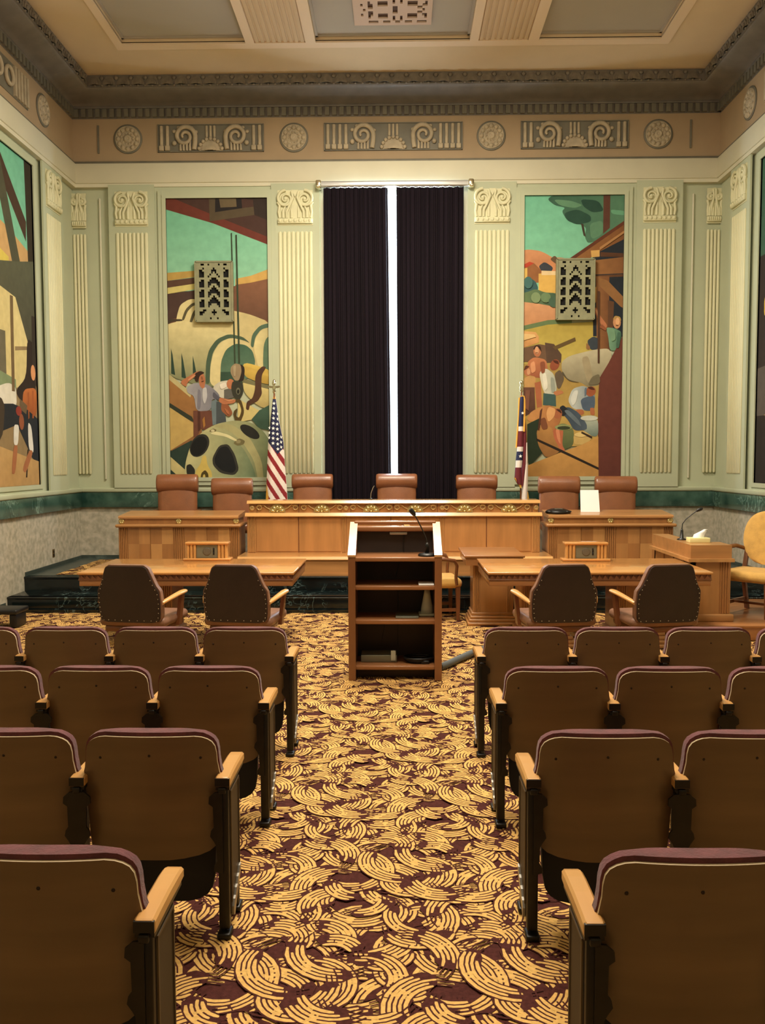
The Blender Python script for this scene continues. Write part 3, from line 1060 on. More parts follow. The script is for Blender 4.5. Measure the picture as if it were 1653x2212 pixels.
TEAL, TEAL2 = (122, 196, 164), (150, 206, 174)
CRM, CRM2 = (226, 210, 154), (150, 146, 104)
BRN, DBR = (92, 62, 52), (58, 44, 38)
SKIN = (186, 120, 84)
A = [
 ((TEAL, TEAL2, 'y'), [(60, 100), (800, 100), (800, 760), (60, 760)], 0),
 ((122, 84, 64), [(60, 800), (420, 760), (560, 720), (800, 650), (800, 1000), (60, 1000)], 0),
 (((140, 98, 74), (104, 74, 58), 'y'), [(540, 720), (760, 660), (760, 960), (540, 900)], 0),
 ((78, 56, 50), [(60, 60), (800, 60), (800, 470), (735, 447), (390, 310), (85, 218)], 0),
 ((112, 58, 48), [(60, 140), (140, 150), (420, 270), (760, 410), (760, 460), (390, 312), (60, 212)], 0),
 ((92, 80, 62), [(365, 150), (575, 150), (575, 215), (660, 205), (660, 260), (370, 300)], 0),
 ((44, 40, 40), [(405, 150), (575, 150), (580, 215), (405, 240)], 0),
 ((112, 98, 74), [(430, 150), (540, 150), (545, 205), (440, 210)], 0),
 ((58, 48, 44), [(575, 150), (760, 150), (760, 300), (660, 260), (650, 160)], 0),
 ((190, 158, 88), [(60, 640), (310, 622), (320, 660), (60, 695)], 0),
 ((96, 70, 56), [(60, 695), (310, 665), (310, 705), (60, 742)], 0),
 ((214, 200, 126), [(60, 742), (310, 705), (310, 742), (60, 784)], 0),
 ((82, 62, 56), [(60, 784), (320, 748), (320, 900), (60, 960)], 0),
 ((206, 168, 96), [(540, 680), (640, 660), (760, 615), (760, 680), (640, 706), (540, 720)], 0),
 ((((230, 216, 160)), (196, 180, 128), 'x'), [(160, 920), (180, 850), (240, 812), (310, 815), (420, 870), (620, 910), (780, 975), (780, 1300), (420, 1260), (150, 1000)], 1),
 ((96, 90, 66), [(190, 950), (215, 880), (262, 835), (310, 838), (310, 852), (265, 855), (228, 895), (206, 955)], 1),
 ((96, 90, 66), [(240, 970), (262, 900), (300, 858), (316, 866), (280, 910), (256, 975)], 1),
 ((84, 108, 88), [(640, 1130), (650, 1050), (700, 990), (780, 970), (780, 1000), (710, 1015), (670, 1070), (660, 1140)], 1),
 (((226, 212, 156), (190, 178, 128), 'x'), [(660, 1140), (675, 1070), (715, 1018), (780, 1005), (780, 1320), (700, 1300)], 1),
 ((92, 118, 94), [(722, 1220), (726, 1120), (745, 1070), (790, 1060), (790, 1300), (725, 1280)], 1),
 (((232, 218, 162), (120, 130, 98), 'y'), [(60, 1000), (110, 975), (190, 955), (300, 975), (420, 1020), (520, 1050), (600, 1080), (540, 1300), (400, 1420), (60, 1310)], 1),
 ((76, 66, 54), [(60, 985), (110, 945), (190, 945), (200, 958), (120, 962), (60, 1020)], 1),
 ((52, 74, 62), [(122, 1140), (132, 1180), (150, 1320), (124, 1310)], 0),
 ((52, 74, 62), [(190, 1170), (202, 1220), (222, 1345), (192, 1335)], 0),
 ((52, 74, 62), [(264, 1190), (276, 1240), (296, 1350), (266, 1345)], 0),
 ((78, 98, 78), [(348, 1380), (350, 1240), (370, 1150), (420, 1080), (500, 1045), (590, 1065), (640, 1110), (600, 1090), (510, 1070), (440, 1100), (395, 1170), (378, 1260), (376, 1380)], 1),
 (((228, 214, 158), (206, 192, 140), 'x'), [(376, 1380), (380, 1260), (400, 1170), (445, 1102), (510, 1072), (600, 1092), (650, 1130), (670, 1200), (650, 1330), (450, 1420)], 1),
 (((72, 104, 84), (100, 128, 104), 'y'), [(445, 1360), (448, 1230), (480, 1150), (540, 1110), (610, 1120), (655, 1160), (675, 1240), (640, 1350)], 1),
 ((60, 84, 68), [(445, 1370), (446, 1300), (540, 1300), (600, 1360), (560, 1400)], 0),
 # plank slope left
 (((168, 122, 72), (140, 100, 64), 'y'), [(60, 1330), (110, 1340), (260, 1450), (320, 1560), (330, 1760), (110, 1860), (60, 1800)], 0),
 ((196, 184, 134), [(60, 1300), (120, 1320), (260, 1440), (250, 1470), (110, 1350), (60, 1340)], 0),
 ((56, 62, 50), [(60, 1480), (120, 1510), (260, 1600), (280, 1640), (255, 1630), (110, 1540), (60, 1520)], 0),
 ((200, 172, 106), [(60, 1520), (120, 1540), (280, 1650), (290, 1720), (120, 1830), (60, 1840)], 0),
 ((48, 66, 58), [(60, 1850), (130, 1830), (260, 1760), (290, 1900), (230, 2040), (60, 2040)], 0),
 ((206, 192, 134), [(60, 1860), (120, 1870), (250, 1990), (240, 2030), (190, 2020), (60, 1900)], 0),
 # logs right
 (((222, 192, 98), (176, 144, 66), 'y'), [(590, 1230), (780, 1290), (780, 1390), (690, 1370), (600, 1330)], 1),
 ((206, 174, 88), [(600, 1260), (790, 1320), (790, 1340), (610, 1290)], 0),
 (((220, 204, 138), (178, 160, 104), 'y'), [(590, 1350), (790, 1410), (790, 1560), (690, 1530), (600, 1440)], 1),
 ((122, 118, 84), [(580, 1340), (790, 1400), (790, 1425), (590, 1372)], 0),
 ((210, 194, 130), [(560, 1480), (700, 1560), (660, 1620), (560, 1640)], 0),
 ((66, 92, 76), [(650, 1620), (700, 1560), (790, 1510), (790, 1700), (700, 1680)], 0),
 ((84, 58, 44), [(720, 1262), (745, 1270), (715, 1320), (712, 1400), (718, 1450), (690, 1500), (640, 1520), (632, 1560), (612, 1552), (618, 1500), (655, 1480), (672, 1420), (672, 1330), (690, 1290)], 1),
 # worker right, bending
 ((208, 204, 186), [(395, 1400), (440, 1365), (500, 1355), (545, 1390), (530, 1450), (470, 1480), (420, 1460)], 1),
 ((104, 102, 96), [(470, 1420), (540, 1400), (540, 1470), (470, 1490)], 0),
 ((112, 128, 134), [(385, 1500), (425, 1480), (430, 1650), (390, 1660)], 0),
 ((76, 84, 88), [(420, 1500), (470, 1500), (490, 1680), (420, 1680)], 0),
 (SKIN, E_(512, 1382, 26, 34), 0),
 ((150, 92, 62), [(455, 1500), (500, 1520), (530, 1580), (500, 1605), (450, 1560)], 1),
 # hook block
 ((52, 44, 38), [(575, 1245), (605, 1270), (600, 1360), (560, 1370), (570, 1300)], 1),
 ((158, 138, 108), [(512, 1270), (540, 1242), (578, 1252), (584, 1300), (568, 1358), (540, 1360), (512, 1310)], 1),
 ((60, 60, 50), [(525, 1360), (590, 1370), (598, 1440), (570, 1490), (530, 1470), (515, 1410)], 1),
 ((112, 112, 92), E_(562, 1430, 14, 24), 0),
 ((86, 70, 40), [(530, 1490), (580, 1480), (605, 1570), (575, 1650), (548, 1640), (528, 1570), (560, 1540), (550, 1600), (570, 1610), (585, 1560), (570, 1510)], 1),
 ((60, 72, 54), [(508, 378), (516, 378), (545, 1245), (535, 1245)], 0),
 ((60, 72, 54), [(538, 390), (548, 390), (574, 1245), (562, 1245)], 0),
 # worker centre
 ((112, 72, 58), [(270, 1560), (390, 1560), (400, 1700), (340, 1690), (320, 1680), (300, 1730), (272, 1740)], 0),
 (((168, 166, 172), (122, 122, 134), 'x'), [(225, 1400), (280, 1370), (370, 1385), (440, 1450), (440, 1490), (390, 1480), (385, 1560), (290, 1565), (275, 1460), (230, 1440)], 1),
 (SKIN, [(186, 1360), (270, 1310), (300, 1292), (330, 1300), (290, 1325), (230, 1370), (225, 1400), (195, 1385)], 1),
 (SKIN, [(300, 1320), (335, 1310), (350, 1350), (340, 1420), (310, 1395)], 1),
 ((60, 42, 34), [(278, 1310), (315, 1292), (345, 1305), (310, 1325), (300, 1370), (280, 1360)], 1),
 (SKIN, [(440, 1470), (500, 1485), (548, 1485), (540, 1510), (470, 1520), (435, 1500)], 1),
 # machine casing
 (((208, 202, 150), (118, 132, 98), 'x'), [(215, 2060), (218, 1920), (250, 1800), (330, 1700), (420, 1650), (540, 1625), (650, 1640), (730, 1700), (790, 1800), (800, 2060)], 1),
 ((176, 172, 124), [(420, 1655), (520, 1650), (640, 1740), (720, 1900), (735, 2060), (700, 2060), (670, 1900), (590, 1770), (500, 1690), (410, 1670)], 1),
 (((206, 202, 150), (110, 130, 100), 'x'), [(216, 2060), (222, 1900), (270, 1780), (350, 1700), (430, 1690), (540, 1740), (620, 1850), (670, 1960), (690, 2060)], 1),
 ((52, 52, 48), E_(312, 1796, 58, 84, 16, .5), 1),
 ((30, 32, 32), E_(308, 1800, 48, 72, 16, .5), 1),
 ((58, 58, 52), [(396, 1880), (440, 1795), (500, 1785), (545, 1860), (572, 1960), (540, 2000), (450, 1985), (400, 1930)], 1),
 ((32, 34, 36), [(410, 1880), (446, 1808), (494, 1800), (530, 1862), (555, 1955), (530, 1985), (460, 1968), (415, 1925)], 1),
 ((44, 44, 40), E_(640, 1704, 74, 34, 16, .6), 1),
 ((50, 50, 44), [(225, 1930), (255, 1920), (285, 1960), (280, 2010), (230, 2000)], 1),
 ((214, 190, 104), [(285, 2060), (285, 1970), (320, 1920), (330, 1870), (355, 1860), (365, 1930), (395, 1980), (395, 2060)], 1),
 ((84, 72, 36), [(318, 2060), (322, 1985), (350, 1960), (372, 1990), (372, 2060), (355, 2060), (350, 1990), (335, 1995), (334, 2060)], 1),
 ((120, 112, 76), [(530, 1780), (570, 1745), (610, 1765), (600, 1790), (560, 1800)], 1),
 ((120, 112, 76), [(370, 1700), (400, 1680), (425, 1690), (410, 1710)], 1),
 ((226, 220, 170), [(380, 1712), (420, 1700), (500, 1722), (560, 1760), (545, 1768), (480, 1735), (400, 1722)], 1),
 ((150, 142, 104), E_(566, 1770, 16, 12), 0), ((206, 200, 160), E_(398, 1696, 12, 9), 0),
 ((146, 96, 66), [(318, 1330), (330, 1330), (334, 1352), (322, 1350)], 0),
 ((84, 54, 40), [(322, 1362), (338, 1358), (338, 1364), (324, 1368)], 0),
 ((216, 152, 110), [(232, 1352), (270, 1322), (290, 1318), (240, 1362)], 1),
 ((128, 126, 138), [(300, 1410), (320, 1430), (318, 1550), (296, 1550)], 1),
 ((196, 196, 200), [(330, 1410), (356, 1400), (362, 1470), (344, 1520), (330, 1480)], 1),
 ((92, 92, 104), [(400, 1430), (440, 1470), (438, 1492), (396, 1470)], 1),
 ((84, 52, 42), [(300, 1565), (316, 1565), (318, 1690), (302, 1700)], 0),
 ((214, 150, 108), [(456, 1478), (500, 1490), (536, 1490), (500, 1500)], 1),
 ((176, 108, 74), [(470, 1540), (500, 1560), (510, 1590), (490, 1580)], 1),
 ((178, 160, 128), [(528, 1262), (548, 1254), (546, 1330), (532, 1330)], 1),
 ((40, 40, 34), E_(563, 1432, 8, 14), 0),
 ((232, 224, 208), [(440, 1384), (480, 1368), (492, 1400), (450, 1420)], 1),
 ((170, 120, 62), [(330, 1620), (344, 1600), (350, 1660), (338, 1680)], 0),
]
Bm = [
 ((TEAL, (140, 204, 170), 'y'), [(380, 100), (1100, 100), (1100, 900), (380, 900)], 0),
 (((206, 146, 104), (184, 124, 84), 'y'), [(380, 490), (430, 478), (520, 490), (640, 560), (640, 700), (380, 700)], 1),
 ((206, 140, 96), [(560, 545), (640, 530), (760, 560), (760, 640), (560, 640)], 1),
 ((104, 84, 62), [(575, 545), (610, 518), (640, 560), (620, 580)], 1),
 ((150, 100, 62), [(380, 600), (470, 570), (520, 620), (500, 700), (380, 700)], 0),
 ((186, 72, 52), [(380, 590), (440, 560), (470, 570), (420, 600)], 0),
 ((230, 190, 104), [(380, 610), (425, 600), (425, 670), (380, 680)], 0),
 ((62, 66, 74), [(500, 590), (540, 560), (600, 600), (580, 635), (520, 625)], 1),
 ((222, 180, 96), [(500, 640), (640, 630), (640, 780), (500, 760)], 0),
 ((230, 204, 156), [(520, 620), (640, 625), (640, 650), (520, 650)], 0),
 ((60, 96, 98), [(380, 700), (430, 660), (480, 690), (500, 740), (470, 780), (380, 780)], 1),
 (((110, 132, 92), (62, 92, 76), 'x'), [(380, 770), (430, 760), (480, 740), (540, 765), (620, 770), (660, 820), (640, 880), (380, 830)], 1),
 (((212, 158, 116), (196, 140, 98), 'y'), [(380, 825), (500, 840), (660, 870), (700, 960), (380, 990)], 0),
 ((104, 124, 84), [(380, 990), (560, 950), (720, 940), (720, 1010), (380, 1020)], 0),
 (((176, 156, 74), (200, 182, 96), 'y'), [(380, 1020), (560, 980), (900, 960), (900, 1250), (380, 1250)], 0),
 # tree
 (((62, 100, 82), (92, 136, 108), 'x'), [(560, 150), (600, 120), (1110, 110), (1110, 320), (950, 400), (830, 445), (808, 400), (820, 330), (690, 290), (656, 230), (680, 205), (610, 190)], 1),
 ((48, 82, 68), [(670, 240), (760, 215), (850, 260), (850, 300), (760, 320), (690, 290)], 1),
 ((104, 150, 118), [(600, 150), (720, 160), (800, 190), (740, 210), (640, 190)], 1),
 ((46, 78, 66), [(780, 150), (900, 160), (940, 230), (860, 240), (800, 200)], 1),
 ((98, 142, 112), [(840, 310), (930, 290), (930, 380), (850, 420)], 1),
 ((110, 170, 136), [(980, 220), (1080, 230), (1080, 260), (990, 250)], 1),
 ((70, 62, 50), [(783, 310), (800, 315), (815, 400), (800, 390)], 0),
 ((98, 64, 52), [(935, 110), (980, 110), (975, 340), (930, 380)], 0),
 # barn
 ((40, 46, 54), [(860, 520), (1100, 380), (1100, 1060), (860, 1060)], 0),
 (((156, 108, 64), (130, 86, 52), 'x'), [(680, 565), (1100, 285), (1100, 400), (860, 520), (800, 600)], 0),
 ((104, 60, 42), [(670, 565), (1100, 275), (1100, 300), (690, 578)], 0),
 (((160, 112, 68), (134, 92, 58), 'x'), [(820, 560), (1100, 530), (1100, 640), (830, 650)], 0),
 ((212, 168, 98), [(848, 490), (906, 486), (906, 530), (852, 535)], 0),
 ((90, 60, 42), [(910, 500), (1080, 510), (1080, 535), (910, 530)], 0),
 ((96, 66, 46), [(840, 655), (1100, 645), (1100, 662), (840, 672)], 0),
 (((150, 104, 66), (118, 78, 50), 'x'), [(880, 660), (970, 660), (962, 1250), (885, 1250)], 0),
 ((148, 106, 66), [(880, 660), (960, 690), (1100, 840), (1100, 900), (1040, 860), (900, 720)], 0),
 ((100, 70, 50), [(960, 820), (1000, 830), (985, 1150), (958, 1150)], 0),
 # green shirt waver
 (((126, 166, 138), (86, 126, 100), 'x'), [(945, 1000), (1000, 1005), (1050, 1030), (1040, 1150), (970, 1160), (960, 1060)], 1),
 (SKIN, [(862, 870), (885, 868), (905, 920), (955, 985), (945, 1010), (915, 985), (880, 920)], 1),
 ((206, 150, 108), E_(1018, 968, 26, 42), 0),
 ((186, 150, 90), [(990, 950), (1005, 922), (1040, 930), (1048, 960), (1020, 945)], 1),
 ((206, 160, 92), [(862, 735), (885, 730), (880, 830), (868, 850)], 0),
 # bales and barrels behind
 (((222, 172, 110), (196, 140, 88), 'y'), [(380, 1020), (480, 1030), (500, 1060), (500, 1100), (380, 1140)], 0),
 ((112, 86, 66), [(380, 1140), (500, 1110), (560, 1120), (560, 1230), (380, 1230)], 0),
 ((92, 72, 58), [(540, 1100), (600, 1110), (650, 1180), (640, 1330), (560, 1340)], 0),
 ((104, 84, 52), [(590, 1130), (740, 1066), (745, 1090), (610, 1148)], 0),
 ((64, 72, 80), [(818, 1090), (860, 1060), (900, 1075), (890, 1150), (840, 1150)], 1),
 ((150, 110, 70), [(815, 1100), (840, 1130), (835, 1150), (812, 1145)], 1),
 (((168, 140, 76), (196, 164, 92), 'y'), [(380, 1240), (960, 1230), (960, 1800), (380, 1800)], 0),
 # pale horse/cow
 (((200, 192, 162), (136, 128, 102), 'y'), [(650, 1230), (700, 1190), (860, 1150), (960, 1140), (985, 1180), (970, 1260), (920, 1330), (900, 1390), (820, 1400), (780, 1370), (690, 1350), (650, 1290)], 1),
 ((168, 156, 126), [(780, 1200), (830, 1190), (860, 1350), (820, 1380)], 1),
 # maroon post
 (((112, 64, 54), (104, 58, 50), 'y'), [(900, 1340), (960, 1240), (1060, 1050), (1060, 2040), (885, 2040), (890, 1480)], 0),
 # people left
 (((196, 128, 88), (158, 92, 66), 'y'), [(420, 1230), (470, 1195), (550, 1215), (560, 1300), (520, 1340), (440, 1330)], 1),
 (SKIN, E_(489, 1158, 26, 38), 0),
 ((58, 40, 32), [(460, 1150), (475, 1118), (510, 1120), (518, 1170), (500, 1135)], 1),
 (SKIN, E_(425, 1290, 26, 36), 0),
 ((96, 56, 40), [(398, 1290), (410, 1250), (440, 1260), (420, 1275)], 1),
 ((196, 152, 96), [(395, 1340), (440, 1320), (480, 1330), (470, 1410), (410, 1420)], 1),
 (((110, 74, 58), (84, 58, 48), 'y'), [(390, 1400), (470, 1400), (475, 1560), (400, 1600), (385, 1500)], 0),
 ((172, 104, 72), [(470, 1370), (510, 1360), (520, 1530), (485, 1540)], 0),
 (((222, 218, 198), (176, 182, 166), 'x'), [(500, 1300), (545, 1270), (600, 1310), (620, 1410), (600, 1450), (540, 1450), (520, 1400)], 1),
 ((150, 84, 58), E_(604, 1250, 30, 40, 14, .5), 0),
 ((66, 94, 92), [(528, 1440), (610, 1450), (612, 1530), (525, 1520)], 0),
 ((104, 90, 72), [(600, 1310), (640, 1280), (670, 1340), (640, 1410), (620, 1410)], 1),
 ((186, 124, 84), [(590, 1430), (650, 1420), (665, 1440), (610, 1460)], 1),
 # blue shirt bending right
 (((200, 206, 200), (120, 138, 150), 'x'), [(690, 1490), (720, 1410), (800, 1388), (870, 1440), (870, 1540), (800, 1560), (720, 1545)], 1),
 ((84, 100, 120), [(770, 1480), (870, 1450), (866, 1560), (790, 1560)], 1),
 ((160, 92, 62), E_(842, 1430, 32, 36, 14, .7), 0),
 ((176, 110, 74), [(740, 1550), (790, 1550), (800, 1580), (760, 1595)], 1),
 ((176, 110, 74), [(835, 1540), (865, 1540), (868, 1590), (840, 1590)], 1),
 # tubs
 (((120, 128, 84), (84, 96, 62), 'y'), [(590, 1670), (660, 1640), (730, 1680), (725, 1800), (640, 1830), (600, 1800)], 1),
 (((188, 196, 180), (110, 130, 122), 'y'), [(770, 1590), (890, 1610), (890, 1740), (800, 1720)], 1),
 ((206, 176, 110), [(725, 1720), (790, 1690), (860, 1740), (800, 1790), (730, 1790)], 1),
 # worker in jeans
 (((58, 72, 88), (84, 98, 112), 'x'), [(635, 1560), (690, 1530), (760, 1570), (815, 1650), (815, 1690), (730, 1695), (690, 1620)], 1),
 ((40, 44, 50), [(635, 1535), (660, 1520), (700, 1560), (660, 1600), (636, 1580)], 1),
 # bare back worker
 ((48, 62, 46), [(420, 1650), (500, 1610), (560, 1800), (440, 1930), (415, 1900)], 0),
 (((206, 150, 92), (170, 112, 70), 'x'), [(415, 1610), (450, 1560), (560, 1515), (640, 1560), (645, 1620), (600, 1700), (560, 1720), (500, 1690), (520, 1600), (440, 1640)], 1),
 (((186, 138, 80), (150, 106, 62), 'y'), [(480, 1680), (580, 1660), (600, 1760), (660, 1800), (620, 1850), (540, 1880), (490, 1790)], 1),
 ((170, 104, 70), E_(622, 1578, 30, 36), 0),
 ((186, 108, 76), [(590, 1690), (640, 1650), (660, 1690), (650, 1790), (672, 1830), (650, 1850), (625, 1800), (595, 1740)], 1),
 # tarp
 (((208, 160, 92), (186, 138, 78), 'y'), [(420, 1930), (620, 1850), (780, 1790), (890, 1735), (890, 2040), (420, 2040)], 0),
 ((46, 38, 32), [(480, 1745), (660, 1830), (890, 1945), (890, 1962), (650, 1845), (480, 1762)], 0),
 ((216, 162, 122), E_(486, 1152, 14, 26), 0), ((120, 76, 54), [(476, 1166), (494, 1166), (490, 1172), (478, 1172)], 0),
 ((142, 84, 60), [(505, 1230), (540, 1225), (540, 1300), (515, 1310)], 1), ((218, 154, 112), [(440, 1240), (470, 1220), (480, 1290), (450, 1310)], 1),
 ((212, 158, 118), E_(430, 1296, 12, 22), 0), ((230, 176, 128), E_(1022, 962, 14, 26), 0),
 ((90, 62, 46), [(1010, 985), (1026, 985), (1024, 990), (1012, 990)], 0),
 ((232, 230, 214), [(520, 1320), (545, 1300), (560, 1400), (535, 1430)], 1), ((156, 164, 152), [(575, 1330), (600, 1340), (606, 1430), (580, 1440)], 1),
 ((86, 48, 36), [(590, 1218), (625, 1222), (632, 1246), (604, 1236)], 1), ((86, 50, 38), [(818, 1402), (850, 1396), (872, 1420), (840, 1416)], 1),
 ((218, 222, 216), [(705, 1480), (730, 1425), (760, 1420), (745, 1500), (720, 1530)], 1), ((104, 120, 136), [(800, 1410), (815, 1400), (812, 1450), (800, 1470)], 1),
 ((118, 110, 88), [(820, 1390), (850, 1330), (900, 1310), (905, 1380)], 1),
 ((92, 84, 66), [(655, 1290), (690, 1350), (780, 1372), (700, 1362), (650, 1310)], 1),
 ((104, 118, 128), [(660, 1560), (690, 1550), (760, 1620), (780, 1670), (750, 1650)], 1),
 ((222, 168, 112), [(560, 1530), (610, 1545), (600, 1600), (560, 1640), (545, 1580)], 1), ((128, 80, 54), [(500, 1620), (540, 1600), (560, 1680), (520, 1690)], 1),
 ((214, 140, 102), [(606, 1690), (628, 1670), (640, 1740), (640, 1790), (622, 1760)], 1), ((66, 44, 36), [(608, 1548), (640, 1550), (650, 1580), (630, 1566)], 1),
 ((148, 156, 104), E_(660, 1672, 58, 20), 0), ((58, 66, 46), E_(662, 1676, 44, 13), 0),
 ((206, 210, 196), E_(830, 1610, 58, 18), 0), ((224, 198, 132), E_(775, 1722, 44, 16), 0),
 ((60, 46, 34), [(780, 1700), (850, 1735), (846, 1748), (776, 1712)], 0),
 ((120, 158, 126), [(965, 1010), (1000, 1012), (1010, 1080), (980, 1100)], 1), ((74, 108, 90), [(1020, 1030), (1046, 1040), (1030, 1140), (1010, 1140)], 1),
 ((132, 154, 112), E_(480, 800, 32, 36), 0), ((112, 138, 100), E_(546, 800, 34, 34), 0), ((76, 104, 84), E_(600, 830, 36, 36), 0),
 ((74, 116, 112), E_(430, 700, 30, 40), 0), ((226, 190, 130), [(395, 1040), (470, 1045), (480, 1062), (400, 1085)], 0),
 ((150, 92, 62), [(900, 1000), (918, 980), (950, 1010), (940, 1024)], 0), ((210, 152, 112), [(870, 880), (884, 882), (902, 930), (892, 930)], 0),
 ((92, 56, 42), [(505, 1560), (520, 1540), (500, 1690), (490, 1690)], 0), ((126, 84, 66), [(410, 1420), (440, 1420), (430, 1560), (405, 1540)], 0),
 ((86, 60, 44), [(890, 760), (905, 760), (900, 1240), (888, 1240)], 0), ((176, 130, 84), [(905, 470), (1100, 340), (1100, 356), (905, 490)], 0),
]
def uvA(x, y):
    v = (y - 150) / (2012 - 150)
    return ((x - (85 + 40 * v)) / ((743 + 32 * v) - (85 + 40 * v)), v)
def uvB(x, y):
    v = (y - 126) / (2005 - 126)
    return ((x - (407 - 20 * v)) / ((1073 - 38 * v) - (407 - 20 * v)), v)
YM = YB - .06
mural('tall mural of a crane hook and men beside pale tanks', A, uvA, lambda u, v, d: (-3.30 + u * 1.45, YM - d, 5.52 - v * 3.97), (1.45, 3.97), '')
mural('tall mural of farm workers beside a timber barn', Bm, uvB, lambda u, v, d: (1.80 + u * 1.41, YM - d, 5.52 - v * 3.97), (1.41, 3.97), '')
# side wall murals: shapes in (metres in from the far edge, metres down from the top)
def sm(y, z):
    return (11.06 - y, 5.54 - z)
Ls = [
 ((TEAL, TEAL2, 'y'), [(0, 0), (1.5, 0), (1.5, 4.05), (0, 4.05)], 0),
 ((150, 128, 92), [(0, 1.4), (1.5, 1.3), (1.5, 4.1), (0, 4.1)], 0),
 ((206, 168, 114), [(0, 1.15), (.7, .95), (1.5, .8), (1.5, 1.7), (0, 1.7)], 0),
 ((218, 198, 96), [(.7, 1.3), (1.5, 1.1), (1.5, 1.7), (.7, 1.6)], 0),
 ((58, 52, 40), [(0, 0), (.2, 0), (.14, 1.6), (0, 1.9)], 0),
 ((78, 60, 48), [(.18, .75), (1.5, -.5), (1.5, -.2), (.2, 1.0)], 0),
 ((84, 84, 66), [(.3, 1.5), (.85, .2), (1.5, -.2), (1.5, .1), (.95, .5), (.5, 1.6)], 0),
 (((96, 98, 78), (78, 76, 62), 'y'), [(0, 1.2), (.45, 1.3), (1.5, 1.5), (1.5, 2.0), (.5, 1.9), (.2, 2.3), (0, 2.3)], 0),
 (((228, 212, 152), (206, 190, 132), 'x'), [(.2, 2.3), (.55, 1.75), (1.5, 1.6), (1.5, 2.3), (.9, 2.9), (.6, 2.9), (.6, 2.35)], 0),
 ((216, 200, 140), [(.25, 2.35), (.6, 2.4), (.6, 2.85), (.3, 2.8)], 0),
 ((112, 106, 86), [(.85, 2.2), (1.5, 2.2), (1.5, 2.8), (.85, 2.75)], 0),
 ((132, 150, 112), [(.6, 2.75), (1.5, 2.6), (1.5, 3.0), (.6, 2.9)], 0),
 ((52, 42, 36), [(.05, 2.25), (.25, 2.2), (.3, 2.7), (.65, 2.9), (.3, 3.1), (.02, 3.0)], 1),
 (((196, 116, 62), (150, 84, 48), 'y'), [(0, 2.8), (.4, 2.85), (.45, 3.1), (.2, 3.25), (.02, 3.15)], 1),
 ((226, 222, 206), [(.6, 2.85), (.8, 2.8), (1.2, 2.9), (1.2, 3.15), (.6, 3.1)], 1),
 ((42, 46, 52), [(0, 3.2), (.3, 3.1), (.7, 3.05), (1.5, 3.1), (1.5, 3.5), (.6, 3.3), (.2, 3.7), (0, 3.8)], 0),
 (((200, 164, 108), (188, 150, 98), 'y'), [(0, 3.75), (.6, 3.65), (1.5, 3.5), (1.5, 4.1), (0, 4.1)], 0),
 ((70, 60, 48), [(.9, 3.0), (1.5, 2.95), (1.5, 3.6), (1.0, 3.5)], 1), ((60, 52, 44), [(0, 1.9), (.1, 1.9), (.12, 2.7), (0, 2.8)], 0),
 ((226, 160, 110), E_(.1, 2.62, .07, .1), 0), ((120, 100, 70), [(.62, 1.75), (.7, 1.75), (.72, 2.9), (.64, 2.9)], 0),
 ((110, 92, 68), [(.3, 3.05), (.5, 2.98), (.52, 3.1), (.34, 3.16)], 0), ((168, 94, 52), [(.1, 2.85), (.14, 2.85), (.16, 3.2), (.12, 3.2)], 0),
 ((168, 94, 52), [(.24, 2.88), (.28, 2.88), (.28, 3.22), (.25, 3.2)], 0), ((50, 40, 30), [(.3, 3.6), (.33, 3.6), (.4, 3.95), (.36, 3.95)], 0),
 ((150, 62, 50), E_(.55, 3.13, .08, .06), 0),
 ((150, 88, 60), E_(.48, 3.26, .07, .1), 0),
 ((226, 224, 214), [(.2, 3.3), (.3, 3.25), (.3, 3.6), (.14, 3.65)], 1),
 ((226, 224, 214), [(.55, 3.3), (.7, 3.3), (.72, 3.55), (.6, 3.55)], 1),
 ((172, 112, 76), [(.16, 3.62), (.28, 3.6), (.5, 3.85), (.4, 3.9)], 1),
 ((172, 112, 76), [(.6, 3.55), (.72, 3.55), (.8, 3.9), (.7, 3.9)], 1),
]
mural('mural with tower and workmen on the left wall', Ls, lambda x, y: (x / 1.45, y / 4.05), lambda u, v, d: (XL + d, 11.06 - u * 1.45, 5.54 - v * 4.05), (1.45, 4.05), '')
Rs = [
 (((70, 104, 84), (58, 84, 70), 'y'), [(0, 0), (1.5, 0), (1.5, 4.05), (0, 4.05)], 0),
 ((58, 50, 46), [(0, 1.2), (1.5, 1.2), (1.5, 2.6), (0, 2.6)], 0),
 ((226, 190, 90), [(.15, 1.7), (.6, 1.6), (.6, 1.95), (.15, 2.0)], 1),
 ((66, 110, 140), [(.2, 2.0), (.7, 1.95), (.7, 2.5), (.2, 2.4)], 1),
 ((96, 88, 80), [(0, 2.6), (1.5, 2.5), (1.5, 3.4), (0, 3.2)], 0),
 (((196, 160, 112), (176, 140, 96), 'y'), [(.2, 3.2), (1.5, 3.0), (1.5, 4.1), (0, 4.1)], 0),
 ((52, 46, 42), [(0, 3.2), (.25, 3.2), (.5, 4.1), (0, 4.1)], 0),
]
mural('mural seen edge on along the right wall', Rs, lambda x, y: (x / 1.45, y / 4.05), lambda u, v, d: (XR - d, 11.07 - u * 1.45, 5.54 - v * 4.05), (1.45, 4.05), '')

